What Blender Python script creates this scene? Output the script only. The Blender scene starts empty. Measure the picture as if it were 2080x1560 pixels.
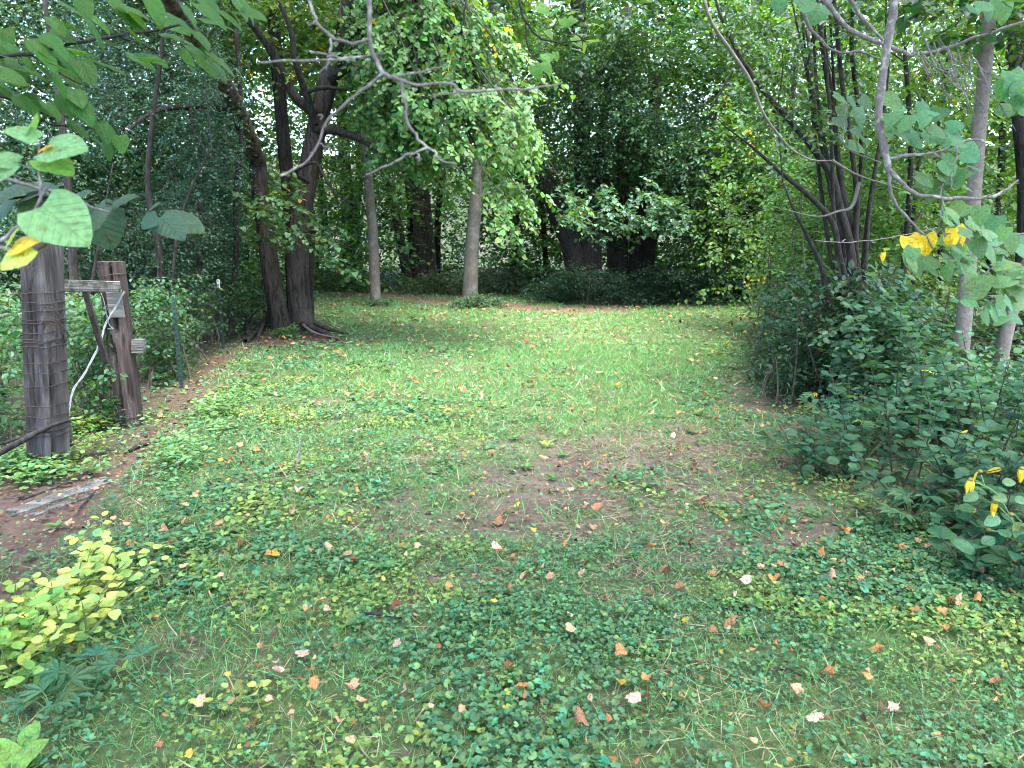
import bpy, math, random
import numpy as np
from mathutils import Vector

rng = np.random.default_rng(7)
random.seed(7)
SC = bpy.context.scene
COL = SC.collection

# ------------------------------------------------------------------ camera, sky, sun, exposure
F = 1480.0                       # focal length in pixels of the 2080 px wide photograph
PITCH = math.radians(11.46)
CAMZ = 1.6
cam_d = bpy.data.cameras.new('camera')
cam = bpy.data.objects.new('camera', cam_d); COL.objects.link(cam)
cam.location = (0, 0, CAMZ)
cam.rotation_euler = (math.radians(90) - PITCH, 0, 0)
cam_d.sensor_width = 36.0
cam_d.lens = 36.0 * F / 2080.0
cam_d.clip_start = 0.05
cam_d.clip_end = 1000
cam_d.dof.use_dof = True
cam_d.dof.focus_distance = 8.0
cam_d.dof.aperture_fstop = 6.5
SC.camera = cam

SUN_EL, SUN_AZ = math.radians(72), math.radians(140)      # azimuth clockwise from +Y (straight ahead)
world = bpy.data.worlds.new('World'); SC.world = world
world.use_nodes = True
wn = world.node_tree
bg = wn.nodes['Background']
sky = wn.nodes.new('ShaderNodeTexSky')
sky.sky_type = 'NISHITA'
sky.sun_disc = False
sky.sun_elevation = SUN_EL
sky.sun_rotation = SUN_AZ
sky.air_density = 1.0
sky.dust_density = 2.5
sky.ozone_density = 1.0
wn.links.new(sky.outputs[0], bg.inputs[0])
bg.inputs[1].default_value = 0.13

sun_d = bpy.data.lights.new('sun', 'SUN')
sun_d.energy = 1.5
sun_d.angle = math.radians(50)
sun_d.color = (1.0, 0.97, 0.91)
sun = bpy.data.objects.new('sun', sun_d); COL.objects.link(sun)
sdir = Vector((math.cos(SUN_EL) * math.sin(SUN_AZ), math.cos(SUN_EL) * math.cos(SUN_AZ), math.sin(SUN_EL)))
sun.rotation_euler = sdir.to_track_quat('Z', 'Y').to_euler()
sun.location = (0, 0, 30)

SC.view_settings.view_transform = 'Standard'
SC.view_settings.look = 'None'
SC.view_settings.gamma = 1.0
SC.view_settings.use_curve_mapping = False
SC.view_settings.exposure = 3.85
SC.render.engine = 'CYCLES'
SC.cycles.max_bounces = 8
SC.cycles.diffuse_bounces = 4
SC.cycles.glossy_bounces = 3
SC.cycles.transmission_bounces = 4
SC.cycles.sample_clamp_indirect = 6.0
SC.cycles.use_denoising = True
SC.cycles.filter_width = 1.05

# ------------------------------------------------------------------ numeric helpers
def at(u, v, d):
    """point seen at photo pixel (u, v) whose distance straight ahead (world y) is d"""
    x = (u - 1040.0) / F; yv = -(v - 780.0) / F
    dy = math.cos(PITCH) + yv * math.sin(PITCH)
    dz = -math.sin(PITCH) + yv * math.cos(PITCH)
    return np.array([x * d / dy, d, CAMZ + dz * d / dy])

def atv(u, v, d):
    x = (u - 1040.0) / F; yv = -(v - 780.0) / F
    dy = math.cos(PITCH) + yv * math.sin(PITCH)
    dz = -math.sin(PITCH) + yv * math.cos(PITCH)
    return np.stack([x * d / dy, d * np.ones_like(u), CAMZ + dz * d / dy], -1)

def gnd(u, v):
    """point of the ground seen at pixel (u, v)"""
    yv = -(v - 780.0) / F
    dy = math.cos(PITCH) + yv * math.sin(PITCH)
    dz = -math.sin(PITCH) + yv * math.cos(PITCH)
    return at(u, v, -CAMZ / dz * dy)

def pr(px, d):                      # radius in metres of px pixels at distance d
    return px * d / F

def proj(P):
    q = P - np.array([0, 0, CAMZ])
    c, s = math.cos(PITCH), math.sin(PITCH)
    f = q[..., 1] * c - q[..., 2] * s
    up = q[..., 1] * s + q[..., 2] * c
    f = np.where(f < 0.05, 0.05, f)
    return 1040 + F * q[..., 0] / f, 780 - F * up / f, f

def unit(a):
    return a / np.maximum(np.linalg.norm(a, axis=-1, keepdims=True), 1e-9)

def hash3(i, j, k, seed):
    n = (i * 374761393 + j * 668265263 + k * 2147483647 + seed * 1274126177) & 0xffffffff
    n = ((n ^ (n >> 13)) * 1274126177) & 0xffffffff
    n = n ^ (n >> 16)
    return (n & 0xffff) / 65535.0

def vnoise(P, scale=1.0, seed=0):
    P = np.asarray(P, float) * scale
    if P.shape[-1] == 2:
        P = np.concatenate([P, np.zeros(P.shape[:-1] + (1,))], -1)
    I = np.floor(P).astype(np.int64); f = P - I; f = f * f * (3 - 2 * f)
    r = 0
    for a in (0, 1):
        for b in (0, 1):
            for c in (0, 1):
                w = (f[..., 0] if a else 1 - f[..., 0]) * (f[..., 1] if b else 1 - f[..., 1]) * (f[..., 2] if c else 1 - f[..., 2])
                r = r + w * hash3(I[..., 0] + a, I[..., 1] + b, I[..., 2] + c, seed)
    return r

def fbm(P, scale=1.0, seed=0, o=3):
    return sum(vnoise(P, scale * 2 ** k, seed + k) * 0.5 ** k for k in range(o)) / sum(0.5 ** k for k in range(o))

def inpoly(u, v, poly):
    c = np.zeros(len(u), bool); n = len(poly)
    for i in range(n):
        x1, y1 = poly[i]; x2, y2 = poly[(i + 1) % n]
        if y1 == y2: continue
        k = ((y1 > v) != (y2 > v)) & (u < (x2 - x1) * (v - y1) / (y2 - y1) + x1)
        c ^= k
    return c

def samp(poly, n):
    poly = np.array(poly, float); lo, hi = poly.min(0), poly.max(0)
    out = np.zeros((0, 2))
    while len(out) < n:
        q = rng.uniform(lo, hi, (max(n, 64) * 2, 2))
        out = np.concatenate([out, q[inpoly(q[:, 0], q[:, 1], poly)]])
    return out[:n]

# ------------------------------------------------------------------ mesh helpers
def mk_mesh(name, V, faces, tint=None, smooth=False):
    me = bpy.data.meshes.new(name)
    V = np.asarray(V, np.float32)
    me.vertices.add(len(V)); me.vertices.foreach_set('co', V.ravel())
    idx = np.concatenate([f.ravel() for f in faces]).astype(np.int32)
    tot = np.concatenate([np.full(len(f), f.shape[1]) for f in faces]).astype(np.int32)
    me.loops.add(len(idx)); me.loops.foreach_set('vertex_index', idx)
    me.polygons.add(len(tot))
    st = np.concatenate([[0], np.cumsum(tot)[:-1]]).astype(np.int32)
    me.polygons.foreach_set('loop_start', st)
    me.polygons.foreach_set('loop_total', tot)
    me.polygons.foreach_set('use_smooth', np.full(len(tot), smooth))
    if tint is not None:
        a = me.attributes.new('tint', 'FLOAT_COLOR', 'POINT')
        t = np.ones((len(V), 4), np.float32); t[:, :3] = tint
        a.data.foreach_set('color', t.ravel())
    me.update(calc_edges=True)
    return me

class MB:
    def __init__(s): s.V = []; s.F = {}; s.T = []; s.n = 0
    def add(s, V, faces, tint=None):
        V = np.asarray(V, float).reshape(-1, 3)
        s.V.append(V); s.T.append(np.broadcast_to(np.array((.5, .5, .5)) if tint is None else tint, V.shape))
        for f in faces:
            f = np.asarray(f); s.F.setdefault(f.shape[1], []).append(f + s.n)
        s.n += len(V)
    def ntri(s): return sum(len(f) * (k - 2) for k, l in s.F.items() for f in l)
    def build(s, name, mat, parent=None, smooth=False, kind=None):
        me = mk_mesh(name, np.concatenate(s.V), [np.concatenate(l) for l in s.F.values()], np.concatenate(s.T), smooth)
        return link(name, me, mat, parent, kind)

def link(name, me, mat, parent=None, kind=None):
    if mat is not None and len(me.materials) == 0: me.materials.append(mat)
    o = bpy.data.objects.new(name, me); COL.objects.link(o)
    if parent is not None:
        o.parent = parent
        o.location = -Vector(parent.location)
    if kind: o['kind'] = kind
    return o

def thing(name, label, cat, loc, group=None):
    o = bpy.data.objects.new(name, None); COL.objects.link(o)
    o.location = Vector([float(c) for c in loc]); o.empty_display_size = 0.1
    o['label'] = label; o['category'] = cat
    if group: o['group'] = group
    return o

def tag(o, label, cat, group=None):
    o['label'] = label; o['category'] = cat
    if group: o['group'] = group
    return o

def spline(pts, n):
    """Catmull-Rom through the points, n samples"""
    p = np.array(pts, float)
    if len(p) == 2: p = np.stack([p[0], (p[0] + p[1]) / 2, p[1]])
    P = np.concatenate([[2 * p[0] - p[1]], p, [2 * p[-1] - p[-2]]])
    t = np.linspace(0, len(p) - 1 - 1e-6, n); i = t.astype(int); f = (t - i)[:, None]
    a, b, c, d = P[i], P[i + 1], P[i + 2], P[i + 3]
    return .5 * (2 * b + (c - a) * f + (2 * a - 5 * b + 4 * c - d) * f ** 2 + (3 * b - a - 3 * c + d) * f ** 3)

def tube(mb, pts, rad, sides=8, n=None, rough=0.0, tint=None, freq=6.0, seed=0):
    n = n or max(4, len(pts) * 4)
    Q = spline(np.concatenate([np.array(pts, float), np.array(rad, float)[:, None]], 1), n)
    P, R = Q[:, :3], np.maximum(Q[:, 3], 0.0004)
    T = unit(np.gradient(P, axis=0))
    ref = np.array([0.31, 0.93, 0.2]) if abs(T[0][2]) > .7 else np.array([0, 0, 1.0])
    N = np.zeros_like(P); x = unit(np.cross(ref, T[0]))
    for i in range(n):
        x = unit(x - T[i] * np.dot(x, T[i])); N[i] = x
    B = np.cross(T, N)
    a = np.linspace(0, 2 * math.pi, sides, endpoint=False)
    ca, sa = np.cos(a), np.sin(a)
    rr = R[:, None] * np.ones(sides)
    if rough > 0:
        q = np.stack([np.broadcast_to(ca * 1.7, (n, sides)), np.broadcast_to(sa * 1.7, (n, sides)), np.broadcast_to((np.arange(n) / n * freq)[:, None], (n, sides))], -1)
        rr = rr * (1 + rough * (fbm(q, 1.0, 11 + seed) - .5) * 2)
    V = P[:, None] + rr[..., None] * (ca[None, :, None] * N[:, None] + sa[None, :, None] * B[:, None])
    i = np.arange(n - 1)[:, None] * sides; j = np.arange(sides)[None]; j2 = (j + 1) % sides
    f = np.stack([i + j, i + j2, i + sides + j2, i + sides + j], -1).reshape(-1, 4)
    V = np.concatenate([V.reshape(-1, 3), [P[-1] + T[-1] * R[-1] * .5]])
    cap = np.stack([(n - 1) * sides + np.arange(sides), (n - 1) * sides + (np.arange(sides) + 1) % sides, np.full(sides, n * sides)], -1)
    mb.add(V, [f, cap], tint)
    return P, R

def ptube(mb, uv, d, rpx, **k):
    """tube along photo pixels uv at distance d (number or list), radii in pixels"""
    dd = np.broadcast_to(np.asarray(d, float), (len(uv),)) if np.ndim(d) == 0 else np.asarray(d, float)
    rp = np.interp(np.linspace(0, 1, len(uv)), np.linspace(0, 1, len(rpx)), rpx)
    P = [at(u, v, q) for (u, v), q in zip(uv, dd)]
    return tube(mb, P, rp * dd / F, **k)

def box_part(mb, c, ax, ay, az, tint=None, bev=0.12, jit=0.0):
    """chamfered box; ax, ay, az are half-extent vectors"""
    c, ax, ay, az = [np.array(q, float) for q in (c, ax, ay, az)]
    b = bev * min(np.linalg.norm(ax), np.linalg.norm(ay), np.linalg.norm(az))
    def sh(a): return 1 - b / np.linalg.norm(a)
    prof = []
    for sx, sy in ((1, 1), (-1, 1), (-1, -1), (1, -1)):
        p1 = (sx * sh(ax), sy); p2 = (sx, sy * sh(ay))
        prof += [p1, p2] if sx * sy < 0 else [p2, p1]
    nz = 9
    rows = []
    for k, z in enumerate([-1] + list(np.linspace(-sh(az), sh(az), nz)) + [1]):
        s = sh(ax) if k in (0, nz + 1) else 1
        s2 = sh(ay) if k in (0, nz + 1) else 1
        rows.append([c + ax * x * s + ay * y * s2 + az * z for x, y in prof])
    V = np.array(rows).reshape(-1, 3)
    if jit: V = V + rng.normal(0, jit, V.shape)
    m = 8; n = nz + 2
    i = np.arange(n - 1)[:, None] * m; j = np.arange(m)[None]; j2 = (j + 1) % m
    f = np.stack([i + j, i + j2, i + m + j2, i + m + j], -1).reshape(-1, 4)
    mb.add(V, [f, np.arange(m)[::-1][None], ((n - 1) * m + np.arange(m))[None]], tint)

# ------------------------------------------------------------------ leaf shapes
class Tpl:
    def __init__(s, v, f): s.v = np.array(v, float); s.f = [np.array(q) for q in f]

T_DIA = Tpl([(0, 0, 0), (.36, .42, .07), (0, 1, -.05), (-.36, .42, .07)], [[(0, 1, 2), (0, 2, 3)]])
T_OVAL = Tpl([(0, 0, 0), (.27, .25, .05), (.30, .6, .05), (0, 1, -.06), (-.30, .6, .05), (-.27, .25, .05)],
             [[(0, 1, 2), (0, 2, 3), (0, 3, 4), (0, 4, 5)]])
T_HEART = Tpl([(0, 0, 0), (.22, -.10, .02), (.46, .08, .05), (.45, .42, .05), (.2, .78, -.01), (0, 1, -.08), (-.2, .78, -.01), (-.45, .42, .05), (-.46, .08, .05), (-.22, -.10, .02), (0, .45, -.02)],
              [[(0, 1, 10), (1, 2, 10), (2, 3, 10), (3, 4, 10), (4, 5, 10), (5, 6, 10), (6, 7, 10), (7, 8, 10), (8, 9, 10), (9, 0, 10)]])
T_HEART6 = Tpl([(0, 0, 0), (.30, -.06, .03), (.47, .22, .06), (.30, .68, .02), (0, 1, -.08), (-.30, .68, .02), (-.47, .22, .06), (-.30, -.06, .03)],
              [[(0, 1, 2), (0, 2, 3), (0, 3, 4), (0, 4, 5), (0, 5, 6), (0, 6, 7)]])
T_LONG = Tpl([(0, 0, 0), (.14, .25, .03), (.15, .6, .02), (0, 1, -.10), (-.15, .6, .02), (-.14, .25, .03)],
             [[(0, 1, 2), (0, 2, 3), (0, 3, 4), (0, 4, 5)]])
def _ivy():
    a = np.linspace(-2.5, 2.5, 8); r = .5 * np.where(np.arange(8) % 2, 1.0, .92)
    v = [(0, 0, -.06)] + [(math.sin(t) * q, .08 + math.cos(t) * q, .05 + .03 * math.sin(3 * t)) for t, q in zip(a, r)]
    return Tpl(v, [[(0, i + 1, i + 2) for i in range(7)]])
T_IVY = _ivy()
T_ROUND = Tpl([(0, 0, 0), (.36, .2, .04), (.42, .6, .05), (.2, .95, 0), (-.2, .95, 0), (-.42, .6, .05), (-.36, .2, .04)],
              [[(0, 1, 2), (0, 2, 3), (0, 3, 4), (0, 4, 5), (0, 5, 6)]])
def _palm():
    v = [(0, 0, 0)]; f = []
    for a in (-1.25, -.65, 0, .65, 1.25):
        L = 1 - .18 * abs(a); s, c = math.sin(a), math.cos(a); k = len(v)
        for x, y, z in ((.10, .35, .04), (.15, .62, .05), (0, 1, -.06), (-.15, .62, .05), (-.10, .35, .04)):
            v.append(((x * c + y * s) * L, (-x * s + y * c) * L, z))
        f += [(0, k, k + 1), (0, k + 1, k + 2), (0, k + 2, k + 3), (0, k + 3, k + 4)]
    return Tpl(v, [f])
T_PALM = _palm()

def scatter(mb, tpl, P, Y, N, S, C):
    Y = unit(Y); X = unit(np.cross(Y, N)); N = np.cross(X, Y)
    t = tpl.v
    S = np.broadcast_to(S, (len(P),))[:, None, None]
    V = P[:, None] + S * (t[None, :, 0:1] * X[:, None] + t[None, :, 1:2] * Y[:, None] + t[None, :, 2:3] * N[:, None])
    n, m = len(P), len(t)
    T = np.repeat(np.broadcast_to(C, (n, 3)), m, 0)
    off = (np.arange(n) * m)[:, None, None]
    mb.add(V.reshape(-1, 3), [(f[None] + off).reshape(-1, f.shape[1]) for f in tpl.f], T)

def tints(n, base, var=.25, hue=.12, yellow=0.0, ycol=(.55, .36, .03)):
    """natural colour differences from leaf to leaf"""
    b = np.array(base, float)
    c = b * (1 + rng.normal(0, var, (n, 1)))
    h = rng.normal(0, hue, n)
    c[:, 0] *= 1 + h * 1.6; c[:, 2] *= 1 - h
    k = rng.random(n) < yellow
    c[k] = np.array(ycol) * rng.uniform(.7, 1.1, (k.sum(), 1))
    return np.clip(c, .008, .85)

UP = np.array([0, 0, 1.0])
def sprays(ml, mt, O, D, L, nl, tpl, size, base, droop=.25, yellow=0.0, tilt=.35, spread=.8, twig=.6, var=.25, tw=.0022, twc=(.06, .045, .035), hang=.25, nb=(0, 0, 1.0)):
    """leafy twigs: leaves alternate along each twig, blades roughly level"""
    n = len(O); D = unit(D); L = np.broadcast_to(L, (n,))
    t = np.linspace(.12, 1, nl)[None, :, None] + rng.uniform(-.04, .04, (n, nl, 1))
    Lq = L[:, None, None]
    Pos = O[:, None] + D[:, None] * Lq * t - UP * (droop * Lq * t ** 2)
    Tn = unit(D[:, None] - UP * (2 * droop * t))
    side = unit(np.cross(Tn, UP + rng.normal(0, .25, (n, 1, 3))))
    s = np.where((np.arange(nl) % 2)[None, :, None], 1.0, -1.0)
    Y = unit(Tn * .65 + side * s * spread - UP * hang + rng.normal(0, .22, (n, nl, 3)))
    N = np.array(nb) + rng.normal(0, tilt, (n, nl, 3))
    S = np.broadcast_to(size, (n,))[:, None] * rng.uniform(.6, 1.15, (n, nl))
    Pos = Pos + Y * (S[..., None] * .25)
    C = tints(n * nl, base, var, yellow=0)
    C = C * np.repeat(1 + rng.normal(0, .12, (n, 1)), nl, 0)
    if yellow:
        ky = np.repeat(rng.random(n) < yellow, nl) & (rng.random(n * nl) < .6)
        C[ky] = np.array((.55, .36, .03)) * rng.uniform(.7, 1.1, (ky.sum(), 1))
    scatter(ml, tpl, Pos.reshape(-1, 3), Y.reshape(-1, 3), N.reshape(-1, 3), S.ravel(), C)
    if mt is not None and twig > 0:
        k = np.nonzero(rng.random(n) < twig)[0]
        if len(k):
            a = O[k]; c = O[k] + D[k] * L[k, None] * .95 - UP * (droop * L[k, None] * .8)
            x = unit(np.cross(D[k], UP + .01)); y = np.cross(x, D[k])
            ring = [x, -.5 * x + .87 * y, -.5 * x - .87 * y]
            V = np.stack([q + r * w for q, w in ((a, tw), (c, tw * .4)) for r in ring], 1)
            m = len(k); f = np.array([(j, (j + 1) % 3, 3 + (j + 1) % 3, 3 + j) for j in range(3)])
            mt.add(V.reshape(-1, 3), [(f[None] + (np.arange(m) * 6)[:, None, None]).reshape(-1, 4)], np.array(twc))

def mass(ml, mt, poly, d0, d1, n, flow, L, nl, tpl, size, base, clump=.55, cs=1.2, seed=1, rnd=.7, zmin=.05, side=None, **k):
    """foliage volume: twigs start in the cone of a photo region between two distances, thinned into clumps"""
    keep = np.zeros((0, 3))
    for _ in range(14):
        uv = samp(poly, n * 2); bb = np.ptp(np.array(poly), 0); uv = uv + rng.normal(0, 1, uv.shape) * np.minimum(bb * .06, 22); d = rng.uniform(d0, d1, len(uv))
        P = atv(uv[:, 0], uv[:, 1], d)
        ok = (fbm(P, cs, seed) + rng.normal(0, .06, len(P)) > clump) & (P[:, 2] > zmin)
        if side is not None:
            sd, sg = seg_dist(P[:, :2], FENCE if side > 0 else EDGE); ok &= (sg * side > 0) & (sd > .22)
        keep = np.concatenate([keep, P[ok]])
        if len(keep) >= n: break
    P = keep[:n]
    D = np.array(flow, float) + rng.normal(0, rnd, (len(P), 3)) * np.array([1, 1, .5])
    Ls = L * rng.uniform(.6, 1.3, len(P))
    sprays(ml, mt, P - unit(D) * Ls[:, None] * .5, D, Ls, nl, tpl, size, base, **k)
    return P

def blob(ml, mt, c, r, n, axis, L, nl, tpl, size, base, clump=.5, cs=.7, seed=3, shell=.35, **k):
    """crown volume round a centre: an uneven ellipsoid of leafy twigs that point away from the stem"""
    c = np.array(c, float); r = np.array(r, float); keep = np.zeros((0, 3))
    for _ in range(14):
        q = unit(rng.normal(0, 1, (n * 2, 3))) * (rng.uniform(shell, 1, (n * 2, 1)) ** .5)
        P = c + q * r
        ok = (fbm(P, cs, seed) + rng.normal(0, .05, len(P)) > clump) & (P[:, 2] > .05)
        keep = np.concatenate([keep, P[ok]])
        if len(keep) >= n: break
    P = keep[:n]
    D = P - np.array(axis, float); D[:, 2] *= .35
    D = unit(D) + rng.normal(0, .45, (len(P), 3))
    sprays(ml, mt, P, D, L * rng.uniform(.6, 1.3, len(P)), nl, tpl, size, base, **k)
    return P

def limbs(mb, trunk, targets, r0=.04, rise=.25, sag=.15, sides=6, tint=None):
    """boughs from a trunk polyline to points inside the crown"""
    trunk = np.array(trunk)
    for t in targets:
        dz = t[2] - .35 * np.linalg.norm(trunk[:, :2] - t[:2], axis=1)
        i = int(np.argmin(np.abs(trunk[:, 2] - dz)))
        a = trunk[i]; L = np.linalg.norm(t - a)
        m1 = a + (t - a) * .3 + UP * rise * .6 * L + rng.normal(0, .03 * L, 3)
        m2 = a + (t - a) * .68 + UP * rise * .55 * L + rng.normal(0, .03 * L, 3)
        tube(mb, [a, m1, m2, t], [r0 * min(1, L / 3 + .3), r0 * .6, r0 * .35, r0 * .12], sides=sides, n=14, tint=tint, rough=.1)

# ------------------------------------------------------------------ materials
def nodes(name):
    m = bpy.data.materials.new(name); m.use_nodes = True
    nt = m.node_tree; nt.nodes.clear()
    return m, nt, lambda t, **k: _n(nt, t, k)

def _n(nt, t, k):
    n = nt.nodes.new('ShaderNode' + t)
    for a, b in k.items(): setattr(n, a, b)
    return n

def leaf_mat(name, attr=True, rough=.42, trans=.38, veins=False, gain=(1.75, 1.5, .4), spec=.5, mott=.78, spots=0.0):
    m, nt, N = nodes(name); L = nt.links.new
    out = N('OutputMaterial'); mix = N('MixShader'); pb = N('BsdfPrincipled'); tr = N('BsdfTranslucent')
    if attr:
        c = N('Attribute', attribute_name='tint'); csock = c.outputs['Color']
    else:
        c = N('ObjectInfo'); csock = c.outputs['Color']
    tc = N('TexCoord'); nz = N('TexNoise'); nz.inputs['Scale'].default_value = 9.0 if not attr else 14.0
    nz.inputs['Detail'].default_value = 3
    if attr: L(tc.outputs['Object'], nz.inputs['Vector'])
    else:
        ofs = N('VectorMath', operation='ADD'); oi = N('ObjectInfo'); ml_ = N('Math', operation='MULTIPLY'); L(oi.outputs['Random'], ml_.inputs[0]); ml_.inputs[1].default_value = 60.0
        L(tc.outputs['Object'], ofs.inputs[0]); L(ml_.outputs[0], ofs.inputs[1]); L(ofs.outputs[0], nz.inputs['Vector'])
    ramp = N('MapRange'); ramp.inputs[1].default_value = .3; ramp.inputs[2].default_value = .7; ramp.inputs[3].default_value = mott; ramp.inputs[4].default_value = 1.22
    L(nz.outputs[0], ramp.inputs[0])
    mul = N('VectorMath', operation='SCALE'); L(csock, mul.inputs[0]); L(ramp.outputs[0], mul.inputs['Scale'])
    col = mul.outputs[0]
    if veins:
        sx = N('SeparateXYZ'); L(tc.outputs['Object'], sx.inputs[0])
        ab = N('Math', operation='ABSOLUTE'); L(sx.outputs[0], ab.inputs[0])
        k = N('Math', operation='MULTIPLY_ADD'); L(ab.outputs[0], k.inputs[0]); k.inputs[1].default_value = -.75; L(sx.outputs[1], k.inputs[2])
        fr = N('Math', operation='MULTIPLY'); L(k.outputs[0], fr.inputs[0]); fr.inputs[1].default_value = 42.0
        sn = N('Math', operation='SINE'); L(fr.outputs[0], sn.inputs[0])
        pw = N('MapRange'); L(sn.outputs[0], pw.inputs[0]); pw.inputs[1].default_value = .8; pw.inputs[2].default_value = 1; pw.inputs[3].default_value = 0; pw.inputs[4].default_value = .35
        mr = N('MapRange'); L(ab.outputs[0], mr.inputs[0]); mr.inputs[1].default_value = .0; mr.inputs[2].default_value = .022; mr.inputs[3].default_value = .6; mr.inputs[4].default_value = 0
        mx = N('Math', operation='MAXIMUM'); L(pw.outputs[0], mx.inputs[0]); L(mr.outputs[0], mx.inputs[1])
        vm = N('Mix', data_type='RGBA'); L(mx.outputs[0], vm.inputs[0]); L(col, vm.inputs[6])
        vs = N('VectorMath', operation='MULTIPLY'); L(col, vs.inputs[0]); vs.inputs[1].default_value = (1.9, 1.6, 1.5); L(vs.outputs[0], vm.inputs[7])
        col = vm.outputs[2]
        bp = N('Bump'); bp.inputs['Strength'].default_value = .5; bp.inputs['Distance'].default_value = .05; L(mx.outputs[0], bp.inputs['Height']); bp.invert = True
        L(bp.outputs[0], pb.inputs['Normal'])
    if spots:
        sn_ = N('TexNoise'); sn_.inputs['Scale'].default_value = 5.5; sn_.inputs['Detail'].default_value = 4; L(ofs.outputs[0], sn_.inputs['Vector'])
        sr_ = N('MapRange'); L(sn_.outputs[0], sr_.inputs[0]); sr_.inputs[1].default_value = .60; sr_.inputs[2].default_value = .68; sr_.inputs[4].default_value = spots
        sm_ = N('Mix', data_type='RGBA'); L(sr_.outputs[0], sm_.inputs[0]); L(col, sm_.inputs[6]); sm_.inputs[7].default_value = (.10, .062, .03, 1); col = sm_.outputs[2]
    L(col, pb.inputs['Base Color'])
    g = N('VectorMath', operation='MULTIPLY'); L(col, g.inputs[0]); g.inputs[1].default_value = gain
    L(g.outputs[0], tr.inputs['Color'])
    pb.inputs['Roughness'].default_value = rough
    pb.inputs['Specular IOR Level'].default_value = spec
    mix.inputs[0].default_value = trans
    L(pb.outputs[0], mix.inputs[1]); L(tr.outputs[0], mix.inputs[2]); L(mix.outputs[0], out.inputs[0])
    return m

def bark_mat(name, c1, c2, scale=18, stretch=.18, bump=.9, lichen=None, dist=.02, ridge=True, ls=7):
    m, nt, N = nodes(name); L = nt.links.new
    out = N('OutputMaterial'); pb = N('BsdfPrincipled'); tc = N('TexCoord'); mp = N('Mapping')
    wob = N('TexNoise'); wob.inputs['Scale'].default_value = 5; wob.inputs['Detail'].default_value = 3; L(tc.outputs['Object'], wob.inputs[0])
    wa = N('VectorMath', operation='MULTIPLY_ADD'); L(wob.outputs['Color'], wa.inputs[0]); wa.inputs[1].default_value = (.12, .12, .25); L(tc.outputs['Object'], wa.inputs[2])
    L(wa.outputs[0], mp.inputs[0])
    mp.inputs['Scale'].default_value = (1, 1, stretch)
    a = N('TexNoise'); a.inputs['Scale'].default_value = scale * 1.6; a.inputs['Detail'].default_value = 7; a.inputs['Roughness'].default_value = .65
    v = N('TexNoise'); v.inputs['Scale'].default_value = scale; v.inputs['Detail'].default_value = 2
    L(mp.outputs[0], a.inputs[0]); L(mp.outputs[0], v.inputs[0])
    vr = N('MapRange'); L(v.outputs[0], vr.inputs[0]); vr.inputs[1].default_value = .36; vr.inputs[2].default_value = .56; vr.inputs[3].default_value = .35 if ridge else .85
    h = N('Math', operation='MULTIPLY'); L(a.outputs[0], h.inputs[0]); L(vr.outputs[0], h.inputs[1])
    big = N('TexNoise'); big.inputs['Scale'].default_value = 2.2; big.inputs['Detail'].default_value = 4; L(tc.outputs['Object'], big.inputs[0])
    cr = N('ValToRGB'); cr.color_ramp.elements[0].position = .12; cr.color_ramp.elements[1].position = .62
    cr.color_ramp.elements[0].color = (*c1, 1); cr.color_ramp.elements[1].color = (*c2, 1); L(h.outputs[0], cr.inputs[0])
    hv = N('Mix', data_type='RGBA', blend_type='MULTIPLY'); hv.inputs[0].default_value = .55
    br = N('ValToRGB'); br.color_ramp.elements[0].color = (.45, .45, .45, 1); br.color_ramp.elements[1].color = (1.25, 1.22, 1.18, 1); br.color_ramp.elements[0].position = .3; br.color_ramp.elements[1].position = .7
    L(big.outputs[0], br.inputs[0]); L(cr.outputs[0], hv.inputs[6]); L(br.outputs[0], hv.inputs[7])
    col = hv.outputs[2]
    if lichen:
        ln = N('TexNoise'); ln.inputs['Scale'].default_value = ls; ln.inputs['Detail'].default_value = 7; L(tc.outputs['Object'], ln.inputs[0])
        lr = N('MapRange'); L(ln.outputs[0], lr.inputs[0]); lr.inputs[1].default_value = .54; lr.inputs[2].default_value = .68; lr.inputs[4].default_value = .7
        lm = N('Mix', data_type='RGBA'); L(lr.outputs[0], lm.inputs[0]); L(col, lm.inputs[6]); lm.inputs[7].default_value = (*lichen, 1)
        col = lm.outputs[2]
    L(col, pb.inputs['Base Color']); pb.inputs['Roughness'].default_value = .9; pb.inputs['Specular IOR Level'].default_value = .25
    bp = N('Bump'); bp.inputs['Strength'].default_value = bump; bp.inputs['Distance'].default_value = dist
    L(h.outputs[0], bp.inputs['Height']); L(bp.outputs[0], pb.inputs['Normal']); L(pb.outputs[0], out.inputs[0])
    return m

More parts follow.
